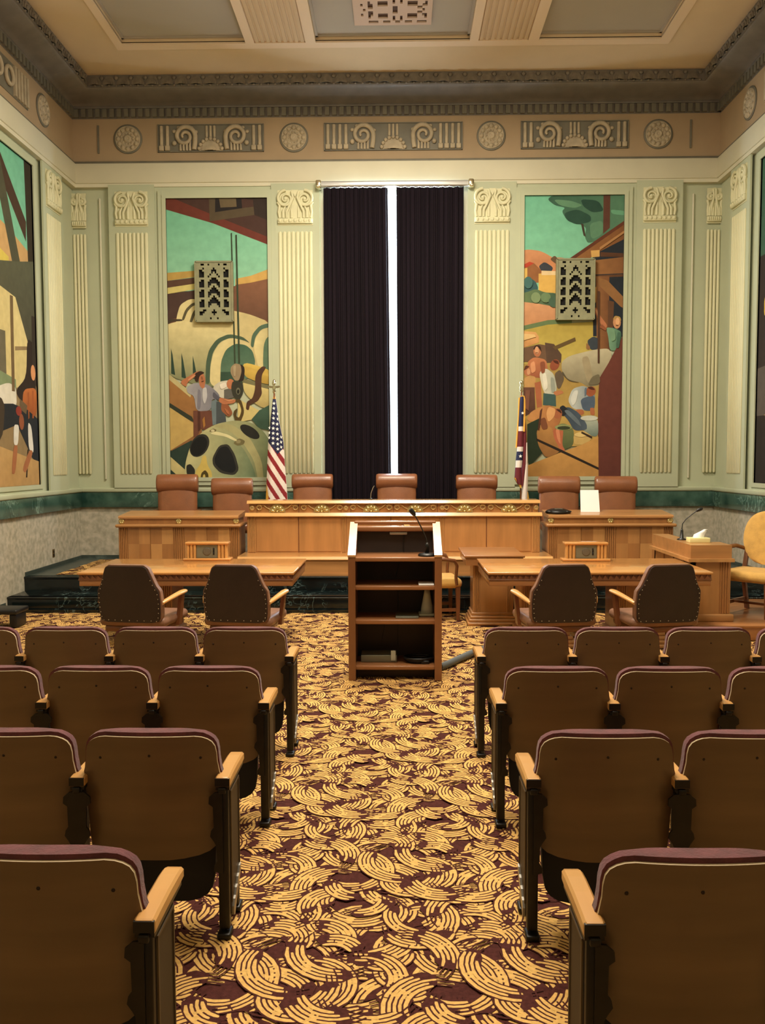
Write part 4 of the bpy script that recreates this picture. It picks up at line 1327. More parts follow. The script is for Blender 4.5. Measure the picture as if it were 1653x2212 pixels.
# vent grilles mounted on the murals
VB = ["#####################",
      "###..##.#####.##..###",
      "#####################",
      "####.#####.#####.####",
      "##..#####...#####..##",
      "##...####.#.####...##",
      "##...###.###.###...##",
      "##...##.#####.##...##",
      "#########...#########",
      "###..###.....###..###",
      "##...##.......##...##",
      "##...##..###..##...##",
      "##...##.##.##.##...##",
      "#########...#########",
      "###..###.....###..###",
      "##...##.......##...##",
      "##...##..###..##...##",
      "##...##.##.##.##...##",
      "#########...#########",
      "###..###.....###..###",
      "##...##.......##...##",
      "##...##..###..##...##",
      "##...##.#####.##...##",
      "#####################",
      "####..####.####..####",
      "##...####...####...##",
      "##..######.######..##",
      "#####################",
      "########.###.########",
      "#####################"]
for cx, lb in ((-2.617, 'pierced green vent grille on the crane mural'), (2.523, 'pierced green vent grille on the barn mural')):
    org = (cx, YM - .03, 3.78)
    t = thing('vent_grille', lb, 'vent', org, 0, 'vent grilles on the murals')
    w_, h_ = .525, .84
    m = MB()
    def vb(c0, c1, r0, r1):
        m.box(cx - w_ / 2 + c0 * w_ / 21, cx - w_ / 2 + c1 * w_ / 21, YM - .085, YM - .06, 3.78 + h_ - r1 * h_ / 30, 3.78 + h_ - r0 * h_ / 30)
    fret(m, VB, vb)
    m.build('fretwork', 'ventpaint', t, org)
    m = MB()
    for a, b, c, d in ((-w_ / 2 - .012, -w_ / 2 + .012, 0, h_), (w_ / 2 - .012, w_ / 2 + .012, 0, h_), (-w_ / 2, w_ / 2, -.01, .012), (-w_ / 2, w_ / 2, h_ - .012, h_ + .01)):
        m.box(cx + a, cx + b, YM - .095, YM - .032, 3.78 + c, 3.78 + d)
    m.build('frame', 'ventpaint', t, org)
    m = MB()
    m.box(cx - w_ / 2, cx + w_ / 2, YM - .045, YM - .035, 3.78, 3.78 + h_)
    m.build('backing', 'ventdark', t, org)

# ------------------------------------------------------------------ bench and desks
def reeds(m, x0, x1, y, z0, z1, n, mi=0, d=.012):
    w_ = (x1 - x0) / n
    for k in range(n):
        c = x0 + (k + .5) * w_
        m.loft([[(c + math.cos(a) * w_ * .46, y - math.sin(a) * d, z) for a in [PI * i / 4 for i in range(5)]] for z in (z0, z1)], mi, True)

def rosette_small(m, x, y, z, r=.034):
    m.lathe([(r, 0), (r, -.012), (r * .8, -.02), (r * .3, -.014), (.001, -.024)], (x, y, z), 14, 'Y')
    for k in range(6):
        a = PI * k / 3
        m.ell((x + r * .55 * math.cos(a), y - .016, z + r * .55 * math.sin(a)), (r * .28, .01, r * .28), 6)

DZ = 0.597
mb = MB()
mb.box(-1.98, 1.90, 10.60, 12.30, PLAT - .02, DZ - .03, 0)
mb.prism([(10.58, DZ - .04), (10.58, DZ - .032), (10.602, DZ), (12.30, DZ), (12.30, DZ - .04)], 'YZ', -2.0, 1.92, 1)
mb.box(-1.985, 1.905, 10.592, 10.7, PLAT, PLAT + .03, 0)
struct(mb, 'trim_%d' % TN[0], ['oak', 'oakrail'], 'oak faced dais under the judges bench')
TN[0] += 1

org = (-.06, 11.3, DZ)
bench = thing('judges_bench', 'long oak judges bench with gilt palmette frieze', 'bench', org)
BX0, BX1, BY = -1.955, 1.835, 11.06
mb = MB()
mb.box(BX0, BX1, BY, BY + .36, DZ, 1.07, 0)
mb.box(BX0 + .02, BX1 - .02, BY + .035, BY + .36, 1.07, 1.235, 0)
# strips and seams on the face
for a, b in ((-1.955, -1.84), (-.735, -.665), (.54, .605), (1.72, 1.835)):
    reeds(mb, a + .012, b - .006, BY, DZ + .01, 1.055, 5 if b - a > .1 else 3, 1)
for x in (-1.285, -.09, 1.145):
    mb.box(x - .006, x + .006, BY - .002, BY + .01, DZ, 1.07, 2)
mb.build('body', ['oakz', 'oak3', 'oakdark'], bench, org)
for a, b in ((-1.835, -1.292), (-1.278, -.74), (-.66, -.097), (-.083, .535), (.61, 1.138), (1.152, 1.715)):
    m = MB()
    m.box(a, b, BY - .008, BY + .01, DZ + .02, 1.05)
    m.build('face_panel', 'oakz', bench, org)
m = MB()
m.prism([(BY - .05, 1.07), (BY - .05, 1.078), (BY - .022, 1.117), (BY + .37, 1.117), (BY + .37, 1.07)], 'YZ', BX0 - .02, BX1 + .02)
m.build('ledge', 'oakrail', bench, org)
m = MB()
m.prism([(BY - .012, 1.234), (BY - .012, 1.24), (BY + .014, 1.275), (BY + .38, 1.275), (BY + .38, 1.234)], 'YZ', BX0, BX1)
m.build('top', 'oakrail', bench, org)
fy = BY + .035
for px_ in (-1.563, -.985, -.345, .225, .864, 1.437):
    m = MB()
    zc = 1.122
    m.prism([(px_ + .105 * math.cos(PI * i / 14), zc + .105 * math.sin(PI * i / 14)) for i in range(15)], 'XZ', fy - .018, fy)
    for k in range(5):
        a = PI * (k + .5) / 5
        ca, sa = math.cos(a), math.sin(a)
        pts = []
        for i in range(12):
            t = 2 * PI * i / 12
            u, v = .058 + .036 * math.cos(t), (.019 + .006 * math.cos(t)) * math.sin(t)
            pts.append((px_ + u * ca - v * sa, zc + u * sa + v * ca))
        m.loft([[(a_, fy - .018, b_) for a_, b_ in pts], [(a_ * .96 + (px_ + .058 * ca) * .04, fy - .032, b_ * .96 + (zc + .058 * sa) * .04) for a_, b_ in pts], [(a_ * .4 + (px_ + .058 * ca) * .6, fy - .04, b_ * .4 + (zc + .058 * sa) * .6) for a_, b_ in pts]])
    m.ell((px_, fy - .02, zc + .012), (.02, .02, .016), 8)
    m.build('palmette', 'gold', bench, org)
    for sg in (-1, 1):
        m = MB()
        c = px_ + sg * .232
        path = [(px_ + sg * .09, zc + .035), (px_ + sg * .14, zc + .06), (px_ + sg * .185, zc + .098)] + [(c + sg * .038 * (1 - .45 * i / 20) * math.cos(PI * .8 - 2 * PI * 1.3 * i / 20), zc + .062 + .038 * (1 - .45 * i / 20) * math.sin(PI * .8 - 2 * PI * 1.3 * i / 20)) for i in range(21)]
        m.tube([(a, fy - .01, b) for a, b in path], .0085, 6)
        m.build('scroll', 'giltwood', bench, org)
for x in (-1.893, -.672, .575, 1.787):
    m = MB()
    rosette_small(m, x, fy, 1.175)
    m.build('rosette_boss', 'giltwood', bench, org)
m = MB()
for x in (-1.83, -1.285, -.735, -.61, -.055, .515, .635, 1.15, 1.735):
    m.box(x - .004, x + .004, fy - .006, fy + .005, 1.118, 1.235)
m.build('fascia_divider', 'oakdark', bench, org)

def side_desk(label, x0, x1, out):
    """out = -1 left desk, 1 right desk"""
    cx = (x0 + x1) / 2
    org = (cx, 11.3, PLAT)
    t = thing('side_desk', label, 'desk', org, 0, 'side desks flanking the bench')
    Y = 11.0
    m = MB()
    m.box(x0 + .03, x1 - .03, Y + .06, Y + .5, PLAT + .012, .93, 0)
    m.box(x0 + .05, x1 - .05, Y + .075, Y + .5, .93, 1.06, 0)
    zz0, zz1 = PLAT + .02, .925
    mid = cx
    for a, b in ((x0 + .03, x0 + .15), (mid - .07, mid + .07), (x1 - .15, x1 - .03)):
        reeds(m, a + .004, b - .004, Y + .06, zz0, zz1, 5, 1)
    m.build('body', ['oakz', 'oak2'], t, org)
    for a, b in ((x0 + .155, mid - .075), (mid + .075, x1 - .155)):
        q = (a + b) / 2
        for k, (c, d) in enumerate(((a, q - .005), (q + .005, b))):
            m = MB()
            h = (c + d) / 2
            zm = (zz0 + zz1) / 2 + .06
            alt = [0, 1, 1, 0] if k == 0 else [0, 2, 2, 0]
            for i, (u0, u1, w0, w1) in enumerate(((c, h, zm, zz1), (h, d, zm, zz1), (c, h, zz0, zm), (h, d, zz0, zm))):
                m.box(u0, u1, Y + .05, Y + .065, w0, w1, alt[i])
            m.build('veneer_panel', ['oak2', 'oakz', 'oak3'], t, org)
    m = MB()
    m.rbox(x0, x1, Y, Y + .5, .93, .972, .018, 3)
    m.build('ledge', 'oak', t, org)
    m = MB()
    m.prism([(Y + .04, 1.045), (Y + .04, 1.066), (Y + .055, 1.08), (Y + .58, 1.118), (Y + .58, 1.045)], 'YZ', x0 + .035, x1 - .035)
    m.build('top', 'oak', t, org)
    for x in (x0 + .07, mid, x1 - .07):
        m = MB()
        rosette_small(m, x, Y + .075, 1.01, .04)
        m.build('rosette_boss', 'gold', t, org)
    return t
side_desk('oak side desk with checkered panels left of the bench', -3.665, -2.03, -1)
side_desk('oak side desk with checkered panels right of the bench', 1.905, 3.575, 1)

# ------------------------------------------------------------------ judges chairs
def judge_chair(label):
    t = thing('executive_chair', label, 'chair', (0, 0, 0), 0, 'high backed leather chairs behind the bench')
    def P(mx):
        return mx
    # chair faces -y (towards the camera); base at z 0, total height 1.0
    m = MB()
    rows = []
    for z, hw, yc, th in ((.42, .25, -.02, .10), (.5, .27, 0, .12), (.65, .275, .02, .12), (.8, .275, .04, .11), (.93, .27, .055, .09)):
        rows.append([(hw * sx * (1 if abs(sx) < .9 else 1), yc + sy * th / 2 + (.025 * (1 - sx * sx) if sy < 0 else 0) * -1, z) for sx, sy in
                     [(-1, 0), (-.96, -.8), (-.75, -1), (-.4, -1), (0, -1), (.4, -1), (.75, -1), (.96, -.8), (1, 0), (.96, .8), (.7, 1), (0, 1), (-.7, 1), (-.96, .8)]])
    m.loft(rows)
    m.build('backrest', 'cognac', t)
    m = MB()
    n = 18
    rings = []
    for sx, k in ((-1, .72), (-.985, .86), (-.94, .96), (-.85, 1), (-.5, 1), (0, 1), (.5, 1), (.85, 1), (.94, .96), (.985, .86), (1, .72)):
        rings.append([(.29 * sx, .03 + .095 * k * math.cos(2 * PI * j / n), .895 + .108 * k * math.sin(2 * PI * j / n)) for j in range(n)])
    m.loft(rings)
    m.build('headrest_roll', 'cognac', t)
    m = MB()
    m.rbox(-.27, .27, -.42, .02, .36, .48, .05, 4)
    m.build('seat', 'cognac', t)
    for sx in (-1, 1):
        m = MB()
        m.rbox(sx * .3 - .035, sx * .3 + .035, -.34, .02, .55, .6, .02, 3)
        m.box(sx * .3 - .02, sx * .3 + .02, -.25, -.2, .4, .56)
        m.build('armrest', 'walnut', t)
    m = MB()
    m.lathe([(.03, .06), (.03, .36)], (0, -.22, 0), 12)
    for k in range(5):
        a = 2 * PI * k / 5
        m.tube([(0, -.22, .09), (.27 * math.cos(a), -.22 + .27 * math.sin(a), .05)], [.03, .018], 8)
        m.ell((.27 * math.cos(a), -.22 + .27 * math.sin(a), .025), (.025, .025, .025), 8)
    m.build('swivel_base', 'black', t)
    return t
jc = None
for i, (x, zt, lb, sc) in enumerate((
        (-1.20, 1.60, 'cognac leather chair behind the bench, beside the striped flag', 0), (-.015, 1.60, 'cognac leather chair in front of the bright curtain gap', 0),
        (1.106, 1.583, 'cognac leather chair behind the right end of the long bench', 0),
        (-3.11, 1.60, 'cognac leather chair at the left side desk, nearer the corner', 1), (-2.335, 1.545, 'cognac leather chair at the left side desk, nearer the bench', 1),
        (2.258, 1.56, 'cognac leather chair behind the black desk phone', 1), (3.05, 1.558, 'cognac leather chair just right of the white placard', 1))):
    zf = DZ if not sc else PLAT + .012
    if jc is None:
        jc = judge_chair(lb)
        o = jc
    else:
        o = dup(jc, (0, 0, 0), 0, lb)
    s = (zt - zf) / 1.0
    o.location = (x, 12.04, zf)
    o.scale = (1.0, 1.0, s)
    o.rotation_euler = (0, 0, (x + .05) * -.04)

# ------------------------------------------------------------------ flags
def flag_pole(org, top, parent, finial):
    m = MB()
    m.lathe([(.012, .02), (.012, top - org[2])], (0, 0, 0), 10)
    m.build('pole', 'walnut', parent)
    m = MB()
    m.lathe([(.16, 0), (.16, .02), (.06, .05), (.03, .08), (.02, .12)], (0, 0, 0), 20)
    m.build('base', 'gold', parent)
    m = MB()
    h = top - org[2]
    m.lathe([(.012, h), (.025, h + .02), (.02, h + .05), (.03, h + .07), (.015, h + .1), (.03, h + .13), (.03, h + .15), (.001, h + .17)], (0, 0, 0), 12)
    if finial:
        m.prism([(-.09, h + .09), (-.07, h + .11), (0, h + .1), (.07, h + .11), (.09, h + .09), (.05, h + .075), (0, h + .08), (-.05, h + .075)], 'XZ', -.012, .012)
        m.ell((0, 0, h + .15), (.028, .02, .05), 8)
    m.build('finial', 'silver', parent)

FY = 11.98
sc_ = 11.98 / 1852.17                 # metres per authored unit on the flag's plane
def fx(x):
    return (x - 592) * sc_
def fz(y):
    return 2.70 - (y - 852) * sc_ * 1.006
org = (-1.715, FY, DZ)
t = thing('flag', 'striped flag with white stars on a pole left of the curtains', 'flag', (org[0], FY, PLAT + .012))
flag_pole((0, 0, PLAT + .012), 2.72, t, True)
prof = [(854, 590, 594), (862, 588.5, 595.5), (900, 584, 600.5), (952, 578, 611), (1000, 575.5, 613.5), (1050, 573, 617), (1085, 571, 619), (1160, 569, 622), (1185, 571, 620)]
def span(y):
    for (a, l0, r0), (b, l1, r1) in zip(prof, prof[1:]):
        if a <= y <= b:
            f = (y - a) / (b - a)
            return l0 + (l1 - l0) * f, r0 + (r1 - r0) * f
    return prof[-1][1:]
def fold(u):
    return -.02 - .05 * math.sin(PI * u) - .012 * math.sin(u * 3 * PI)
m = MB()
NU, NV = 60, 220
vs = []
for j in range(NV + 1):
    y = 854 + (1185 - 854) * j / NV
    l, r_ = span(y)
    for i in range(NU + 1):
        u = i / NU
        vs.append((fx(l + (r_ - l) * u), fold(u) * min(1, (y - 850) / 60), fz(y) - (PLAT + .012)))
m.v = vs
for j in range(NV):
    for i in range(NU):
        y = 854 + (1185 - 854) * (j + .5) / NV
        l, r_ = span(y)
        x = l + (r_ - l) * (i + .5) / NU
        lim = 952 + (x - 578) * 1.25 if x < 599 else 978 - (x - 599) * 1.0
        if y < 860:
            c = 3
        elif y < lim:
            c = 0
        else:
            s = (y - 1.55 * (x - 578) - 968) % 33
            c = 1 if s < 15.5 else 2
        if y > 1040 and x - l < (y - 1040) * .22 and x - l < 6:
            c = 3
        m.f.append((j * (NU + 1) + i, j * (NU + 1) + i + 1, (j + 1) * (NU + 1) + i + 1, (j + 1) * (NU + 1) + i))
        m.m.append(c)
        m.s.append(True)
vb_ = [(a, b + .02, c) for a, b, c in vs]
m.add(vb_, [tuple(reversed(f)) for f in m.f], 2, True)
cloth = m.build('cloth', ['bluecloth', 'redcloth', 'whitecloth', 'fringe'], t, fixn=False)
m = MB()
def star(cx, cz, y, r):
    m.prism([(cx + (r if k % 2 == 0 else r * .42) * math.sin(PI * k / 5), cz + (r if k % 2 == 0 else r * .42) * math.cos(PI * k / 5)) for k in range(10)], 'XZ', y - .004, y + .006)
for col, (x0, dx, y0, n) in enumerate(((591.5, -.25, 870, 9), (598.5, .18, 893, 9), (582.5, -.3, 922, 4), (606, .15, 942, 3))):
    for k in range(n):
        y = y0 + k * 10.6
        x = x0 + dx * k
        l, r_ = span(y)
        u = (x - l) / (r_ - l)
        if not .02 < u < .98:
            continue
        lim = 952 + (x - 578) * 1.25 if x < 599 else 978 - (x - 599)
        if y > lim - 5:
            continue
        star(fx(x), fz(y) - (PLAT + .012), fold(u) * min(1, (y - 850) / 60), .026)
m.build('stars', 'white', cloth)

org2 = (1.715, FY, PLAT + .012)
t = thing('flag', 'folded gold fringed flag on a pole right of the curtains', 'flag', org2)
flag_pole((0, 0, PLAT + .012), 2.72, t, False)
def gx(x):
    return (x - 1126) * sc_
def gz(y):
    return 2.70 - (y - 852) * sc_ * 1.006 - (PLAT + .012)
def ribbon(segs, mats, name, depth, par, bow=.03):
    """segs: (y, xl, xr, mat) rows; each row's material fills down to the next row"""
    m = MB()
    n = 10
    rows = []
    for y, xl, xr, c in segs:
        rows.append([(gx(xl + (xr - xl) * i / n), depth - bow * math.sin(PI * i / n), gz(y)) for i in range(n + 1)])
    for k in range(len(segs) - 1):
        a, b = rows[k], rows[k + 1]
        m.add(a + b, [(i, i + 1, n + 2 + i, n + 1 + i) for i in range(n)], segs[k][3], True)
        m.add([(p[0], p[1] + .022, p[2]) for p in a + b], [(n + 1 + i, n + 2 + i, i + 1, i) for i in range(n)], segs[k][3], True)
    for side in (0, n):
        m.add([q for r0 in rows for q in (r0[side], (r0[side][0], r0[side][1] + .022, r0[side][2]))], [(2 * i, 2 * i + 1, 2 * i + 3, 2 * i + 2) for i in range(len(rows) - 1)], segs[0][3])
    return m.build(name, mats, par, fixn=False)
cl = ribbon([(858, 1123, 1130, 0), (866, 1121.5, 1131, 0), (921, 1119, 1130, 1), (931, 1118.5, 1130, 2), (964, 1116.5, 1129.5, 1), (974, 1116, 1129, 0), (993, 1114, 1128, 1), (1008, 1113, 1126, 2), (1032, 1111.5, 1126, 2), (1044, 1118, 1127, 2)], ['bluecloth', 'whitecloth', 'maroon'], 'cloth', -.05, t)
ribbon([(860, 1119, 1122.5, 0), (900, 1118, 1120.5, 0), (964, 1113.5, 1116.5, 0), (966, 1113.5, 1116.5, 0)], ['fringe'], 'fringe', -.045, t, .005)
ribbon([(856, 1121, 1131, 0), (864, 1127, 1133, 0), (880, 1128.5, 1133.5, 0), (930, 1129, 1133, 0), (932, 1129, 1133, 0)], ['fringe'], 'fringe', -.055, t, .005)
ribbon([(1030, 1110.5, 1114, 0), (1046, 1121, 1126, 0), (1052, 1124, 1126, 0)], ['fringe'], 'fringe', -.06, t, .005)
ribbon([(900, 1129, 1134, 0), (932, 1129, 1137, 0), (1000, 1127, 1138, 0), (1048, 1125, 1131, 0)], ['maroon'], 'cloth_fold', -.02, t)
ribbon([(955, 1136, 1139, 0), (1000, 1132, 1141, 0), (1040, 1129, 1141, 0), (1100, 1127, 1139, 0), (1180, 1126, 1138, 0)], ['whitecloth'], 'cloth_fold', -.01, t)
ribbon([(1060, 1128, 1142, 0), (1090, 1122, 1146, 0), (1180, 1124, 1140, 0)], ['fringe'], 'cloth_fold', .01, t)
m = MB()
star(gx(1123), gz(984), -.082, .026)
star(gx(1127), gz(893), -.078, .022)
m.build('star', 'white', cl)

# ------------------------------------------------------------------ attorney tables
def attorney_table(label, x0, x1):
    y0, y1 = 7.88, 8.98
    cx, cy = (x0 + x1) / 2, (y0 + y1) / 2
    t = thing('counsel_table', label, 'table', (cx, cy, 0), 0, 'oak counsel tables')
    o = (cx, cy, 0)
    m = MB()
    m.rbox(x0, x1, y0, y1, .738, .762, .006)
    m.build('tabletop', 'table', t, o)
    m = MB()
    m.box(x0 + .02, x1 - .02, y0 + .02, y1 - .02, .69, .738)
    n = int((x1 - x0 - .04) / .052)
    w_ = (x1 - x0 - .04) / n
    for k in range(n):
        a = x0 + .02 + k * w_
        m.prism([(a, .694), (a + w_, .694), (a + w_ * .35, .734)], 'XZ', y0 + .008, y0 + .021)
    n = int((y1 - y0 - .04) / .052)
    w_ = (y1 - y0 - .04) / n
    for k in range(n):
        a = y0 + .02 + k * w_
        for xa, xb in ((x0 + .008, x0 + .021), (x1 - .021, x1 - .008)):
            m.prism([(a, .694), (a + w_, .694), (a + w_ * .35, .734)], 'YZ', xa, xb)
    m.rbox(x0 + .008, x1 - .008, y0 + .008, y1 - .008, .684, .694, .003)
    m.build('zigzag_moulding', 'oakdark', t, o)
    m = MB()
    m.rbox(x0 + .015, x1 - .015, y0 + .015, y1 - .015, .632, .685, .004)
    m.build('apron', 'oak4', t, o)
    for xa in (x0 + .36, x1 - .36 - .44):
        m = MB()
        m.box(xa, xa + .44, cy - .22, cy + .22, .14, .633)
        reeds(m, xa + .02, xa + .10, cy - .22, .14, .63, 4, 0)
        reeds(m, xa + .34, xa + .42, cy - .22, .14, .63, 4, 0)
        for k, e in enumerate((.10, .075, .05, .025)):
            m.rbox(xa - e, xa + .44 + e, cy - .22 - e, cy + .22 + e, k * .035, (k + 1) * .035, .008)
        m.build('pedestal', 'oakz', t, o)
attorney_table('oak counsel table left of the lectern', -2.99, -.965)
attorney_table('oak counsel table right of the lectern', .83, 2.9)

# small table behind
t = thing('side_table', 'small square oak table between lectern and counsel table', 'table', (1.035, 9.6, 0))
o = (1.035, 9.6, 0)
m = MB()
m.rbox(.71, 1.36, 9.14, 10.03, .75, .775, .006)
m.build('tabletop', 'oak4', t, o)
m = MB()
m.box(.73, 1.34, 9.16, 10.0, .665, .75)
m.rbox(.725, 1.345, 9.155, 10.0, .735, .748, .004)
m.build('apron', 'oak4', t, o)
m = MB()
m.box(.815, 1.255, 9.27, 9.62, .14, .665)
reeds(m, .825, .89, 9.27, .14, .66, 4, 0)
reeds(m, 1.18, 1.245, 9.27, .14, .66, 4, 0)
for k, e in enumerate((.06, .045, .03, .015)):
    m.rbox(.815 - e, 1.255 + e, 9.27 - e, 9.62 + e, k * .035, (k + 1) * .035, .01)
m.build('pedestal', 'oakz', t, o)

# speaker boxes on the tables
def speaker_box(label, x0, x1, y):
    cx = (x0 + x1) / 2
    z = .762
    t = thing('speaker_box', label, 'speaker', (cx, y, z), 0, 'wooden speaker boxes on the tables')
    o = (cx, y, z)
    m = MB()
    m.rbox(x0, x1, y - .09, y + .09, z, z + .026, .01, 3)
    m.build('base', 'table', t, o)
    m = MB()
    m.rbox(x0 + .02, x1 - .02, y - .08, y + .08, z + .165, z + .193, .012, 3)
    m.build('cap', 'table', t, o)
    m = MB()
    m.box(x0 + .045, x1 - .045, y - .045, y + .06, z + .025, z + .166)
    for s0 in (x0 + .03, x1 - .135):
        for k in range(3):
            c = s0 + .0175 + k * .035
            m.loft([[(c + .0165 * math.cos(a) , y - .05 - .017 * math.sin(a), zz) for a in [PI * i / 6 for i in range(7)]] for zz in (z + .025, z + .166)])
    m.build('case', 'armwood', t, o)
    m = MB()
    a0, a1 = x0 + .137, x1 - .137
    m.box(a0, a1, y - .054, y - .04, z + .03, z + .16)
    m.build('faceplate', 'greymetal', t, o)
    m = MB()
    m.lathe([(.042, 0), (.042, -.006), (.034, -.008), (.001, -.006)], ((a0 + a1) / 2, y - .053, z + .095), 20, 'Y')
    m.build('speaker_cone', 'greymesh', t, o)
    m = MB()
    m.box(a1 - .045, a1 - .03, y - .058, y - .053, z + .06, z + .13)
    m.ell((a1 - .0375, y - .062, z + .08), (.008, .01, .012), 6)
    m.ell((a1 - .0375, y - .062, z + .115), (.008, .01, .012), 6)
    m.build('switch', 'black', t, o)
speaker_box('wooden speaker box on the left counsel table', -2.225, -1.735, 8.87)
speaker_box('wooden speaker box on the right counsel table', 1.68, 2.165, 8.80)

# ------------------------------------------------------------------ attorney chairs
def counsel_chair(label):
    t = thing('counsel_chair', label, 'chair', (0, 0, 0), 0, 'nail studded armchairs at the counsel tables')
    # faces +y; rear face of the back near y=0
    rows = [(.445, .20), (.455, .245), (.475, .262), (.52, .268), (.62, .273), (.71, .268), (.735, .255), (.76, .238), (.80, .222), (.86, .200), (.905, .182), (.918, .170), (.926, .150)]
    m = MB()
    m.sheet(rows, lambda x, z: .02 + .25 * x * x - .14 * (z - .45), .02, 16, 0, 0)
    m.build('back_shell', 'darkleather', t)
    m = MB()
    rows2 = [(z, w_ + .012) for z, w_ in rows[1:-1]] + [(.936, .155)]
    m.sheet(rows2, lambda x, z: .038 + .25 * x * x - .14 * (z - .45), .05, 16, 0, 0, bulge=.03)
    m.build('back_cushion', 'tanleather', t)
    m = MB()
    for z, w_ in ((.46, .235), (.49, .252), (.53, .258), (.57, .262), (.61, .263), (.65, .262), (.69, .259), (.73, .243), (.77, .226), (.81, .21)):
        for sg in (-1, 1):
            x = sg * w_
            m.ell((x, .018 + .25 * x * x - .14 * (z - .45), z), (.0042, .003, .0042), 6)
    for x in (-.19, -.13, -.07, 0, .07, .13, .19):
        m.ell((x, .018 + .25 * x * x, .463), (.0042, .003, .0042), 6)
    m.build('nailhead_trim', 'nail', t)
    m = MB()
    m.rbox(-.30, .30, .06, .58, .40, .485, .04, 4)
    m.build('seat', 'tanleather', t)
    m = MB()
    m.rbox(-.255, .255, .08, .56, .35, .405, .015)
    m.build('seat_frame', 'walnut', t)
    for sg in (-1, 1):
        m = MB()
        pts = [(sg * .275, .05, .61), (sg * .305, .14, .635), (sg * .325, .26, .655), (sg * .335, .36, .665), (sg * .325, .43, .66)]
        rings = []
        for i, p in enumerate(pts):
            hw = (.022, .026, .032, .036, .026)[i]
            rings.append([(p[0] + hw * math.cos(a), p[1], p[2] + .016 * math.sin(a)) for a in [2 * PI * k / 10 for k in range(10)]])
        m.loft(rings)
        m.build('armrest', 'armwood', t)
        m = MB()
        m.loft([[(sg * (.30 + .025 * k) + a, .34 + b + .02 * k, z) for a, b in ((-.016, -.03), (.016, -.03), (.016, .03), (-.016, .03))] for k, z in ((0, .38), (1, .65))], 0, False)
        m.build('arm_post', 'walnut', t)
    m = MB()
    m.lathe([(.03, .1), (.03, .36)], (0, .3, 0), 12)
    m.box(-.12, .12, .2, .42, .33, .36)
    m.build('column', 'iron', t)
    for k in range(4):
        a = PI / 4 + PI / 2 * k
        m = MB()
        m.tube([(0, .3, .15), (.14 * math.cos(a), .3 + .14 * math.sin(a), .12), (.28 * math.cos(a), .3 + .28 * math.sin(a), .065)], [.03, .026, .018], 8)
        m.build('leg', 'walnut', t)
        m = MB()
        m.lathe([(.026, -.01), (.03, 0), (.026, .01)], (.28 * math.cos(a), .3 + .28 * math.sin(a), .03), 12, 'X')
        m.build('caster', 'steel', t)
    return t
cc = None
for x, y, rz, lb in ((-2.255, 7.06, -.15, 'dark leather armchair at the left table, nearer the wall'), (-1.36, 7.06, -.13, 'dark leather armchair at the left table, nearer the lectern'),
                     (1.385, 7.06, .13, 'dark leather armchair at the right table, nearer the lectern'), (2.245, 7.06, .15, 'dark leather armchair at the right table, nearer the witness stand')):
    if cc is None:
        cc = counsel_chair(lb)
        cc.location, cc.rotation_euler = (x, y, 0), (0, 0, rz)
    else:
        dup(cc, (x, y, 0), rz, lb)

# ------------------------------------------------------------------ lectern
LX0, LX1, LY, LD = -.404, .357, 6.914, .41
o = (-.0235, 7.1, 0)
t = thing('lectern', 'tall open backed wooden lectern standing in the aisle', 'lectern', o)
ZS, ZT = 1.028, 1.268
for xa, xb in ((LX0, LX0 + .058), (LX1 - .058, LX1)):
    m = MB()
    m.prism([(LY, 0), (LY + LD, 0), (LY + LD, ZT - .012), (LY, ZS - .012)], 'YZ', xa, xb)
    m.build('side_panel', 'lectern', t, o)
    m = MB()
    m.prism([(LY - .004, ZS - .014), (LY + LD, ZT - .014), (LY + LD, ZT + .004), (LY - .004, ZS + .004)], 'YZ', xa - .003, xb + .003)
    m.build('sloped_cap', 'lecterncap', t, o)
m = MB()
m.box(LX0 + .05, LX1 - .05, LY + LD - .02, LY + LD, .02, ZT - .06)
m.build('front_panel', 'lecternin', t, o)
m = MB()
m.rbox(LX0 + .05, LX1 - .05, LY + LD - .07, LY + LD + .01, ZT - .075, ZT - .03, .012, 3)
m.rbox(LX0 + .03, LX1 - .03, LY + LD - .02, LY + LD + .03, ZT - .02, ZT + .012, .012, 3)
m.build('top_rail', 'lecternx', t, o)
for z0, z1, d in ((.978, 1.012, .0), (.742, .776, .02), (.46, .497, .02), (.082, .116, .02)):
    m = MB()
    m.rbox(LX0 + .055, LX1 - .055, LY + d, LY + LD - .015, z0, z1, .006)
    m.build('shelf', 'lecternx', t, o)
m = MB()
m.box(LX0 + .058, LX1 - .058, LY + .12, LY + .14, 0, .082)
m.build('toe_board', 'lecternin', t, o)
m = MB()
m.tube([(.06, LY + LD - .03, 1.18), (.045, LY + LD - .03, 1.08), (.05, LY + LD - .03, 1.02)], .004, 6)
m.tube([(.02, LY + LD - .025, .95), (-.02, LY + LD - .025, .8)], .004, 6)
m.tube([(.0, LY + LD - .025, .72), (-.0, LY + LD - .025, .52)], .004, 6)
m.tube([(.0, LY + LD - .025, .44), (-.0, LY + LD - .025, .2)], .004, 6)
m.tube([(-.1, LY + LD - .025, .44), (-.14, LY + LD - .025, .25)], .004, 6)
m.build('wire', 'black', t, o)
m = MB()
m.rbox(-.07, .08, LY + LD - .06, LY + LD - .02, 1.165, 1.19, .006)
m.build('reading_lamp', 'steel', t, o)

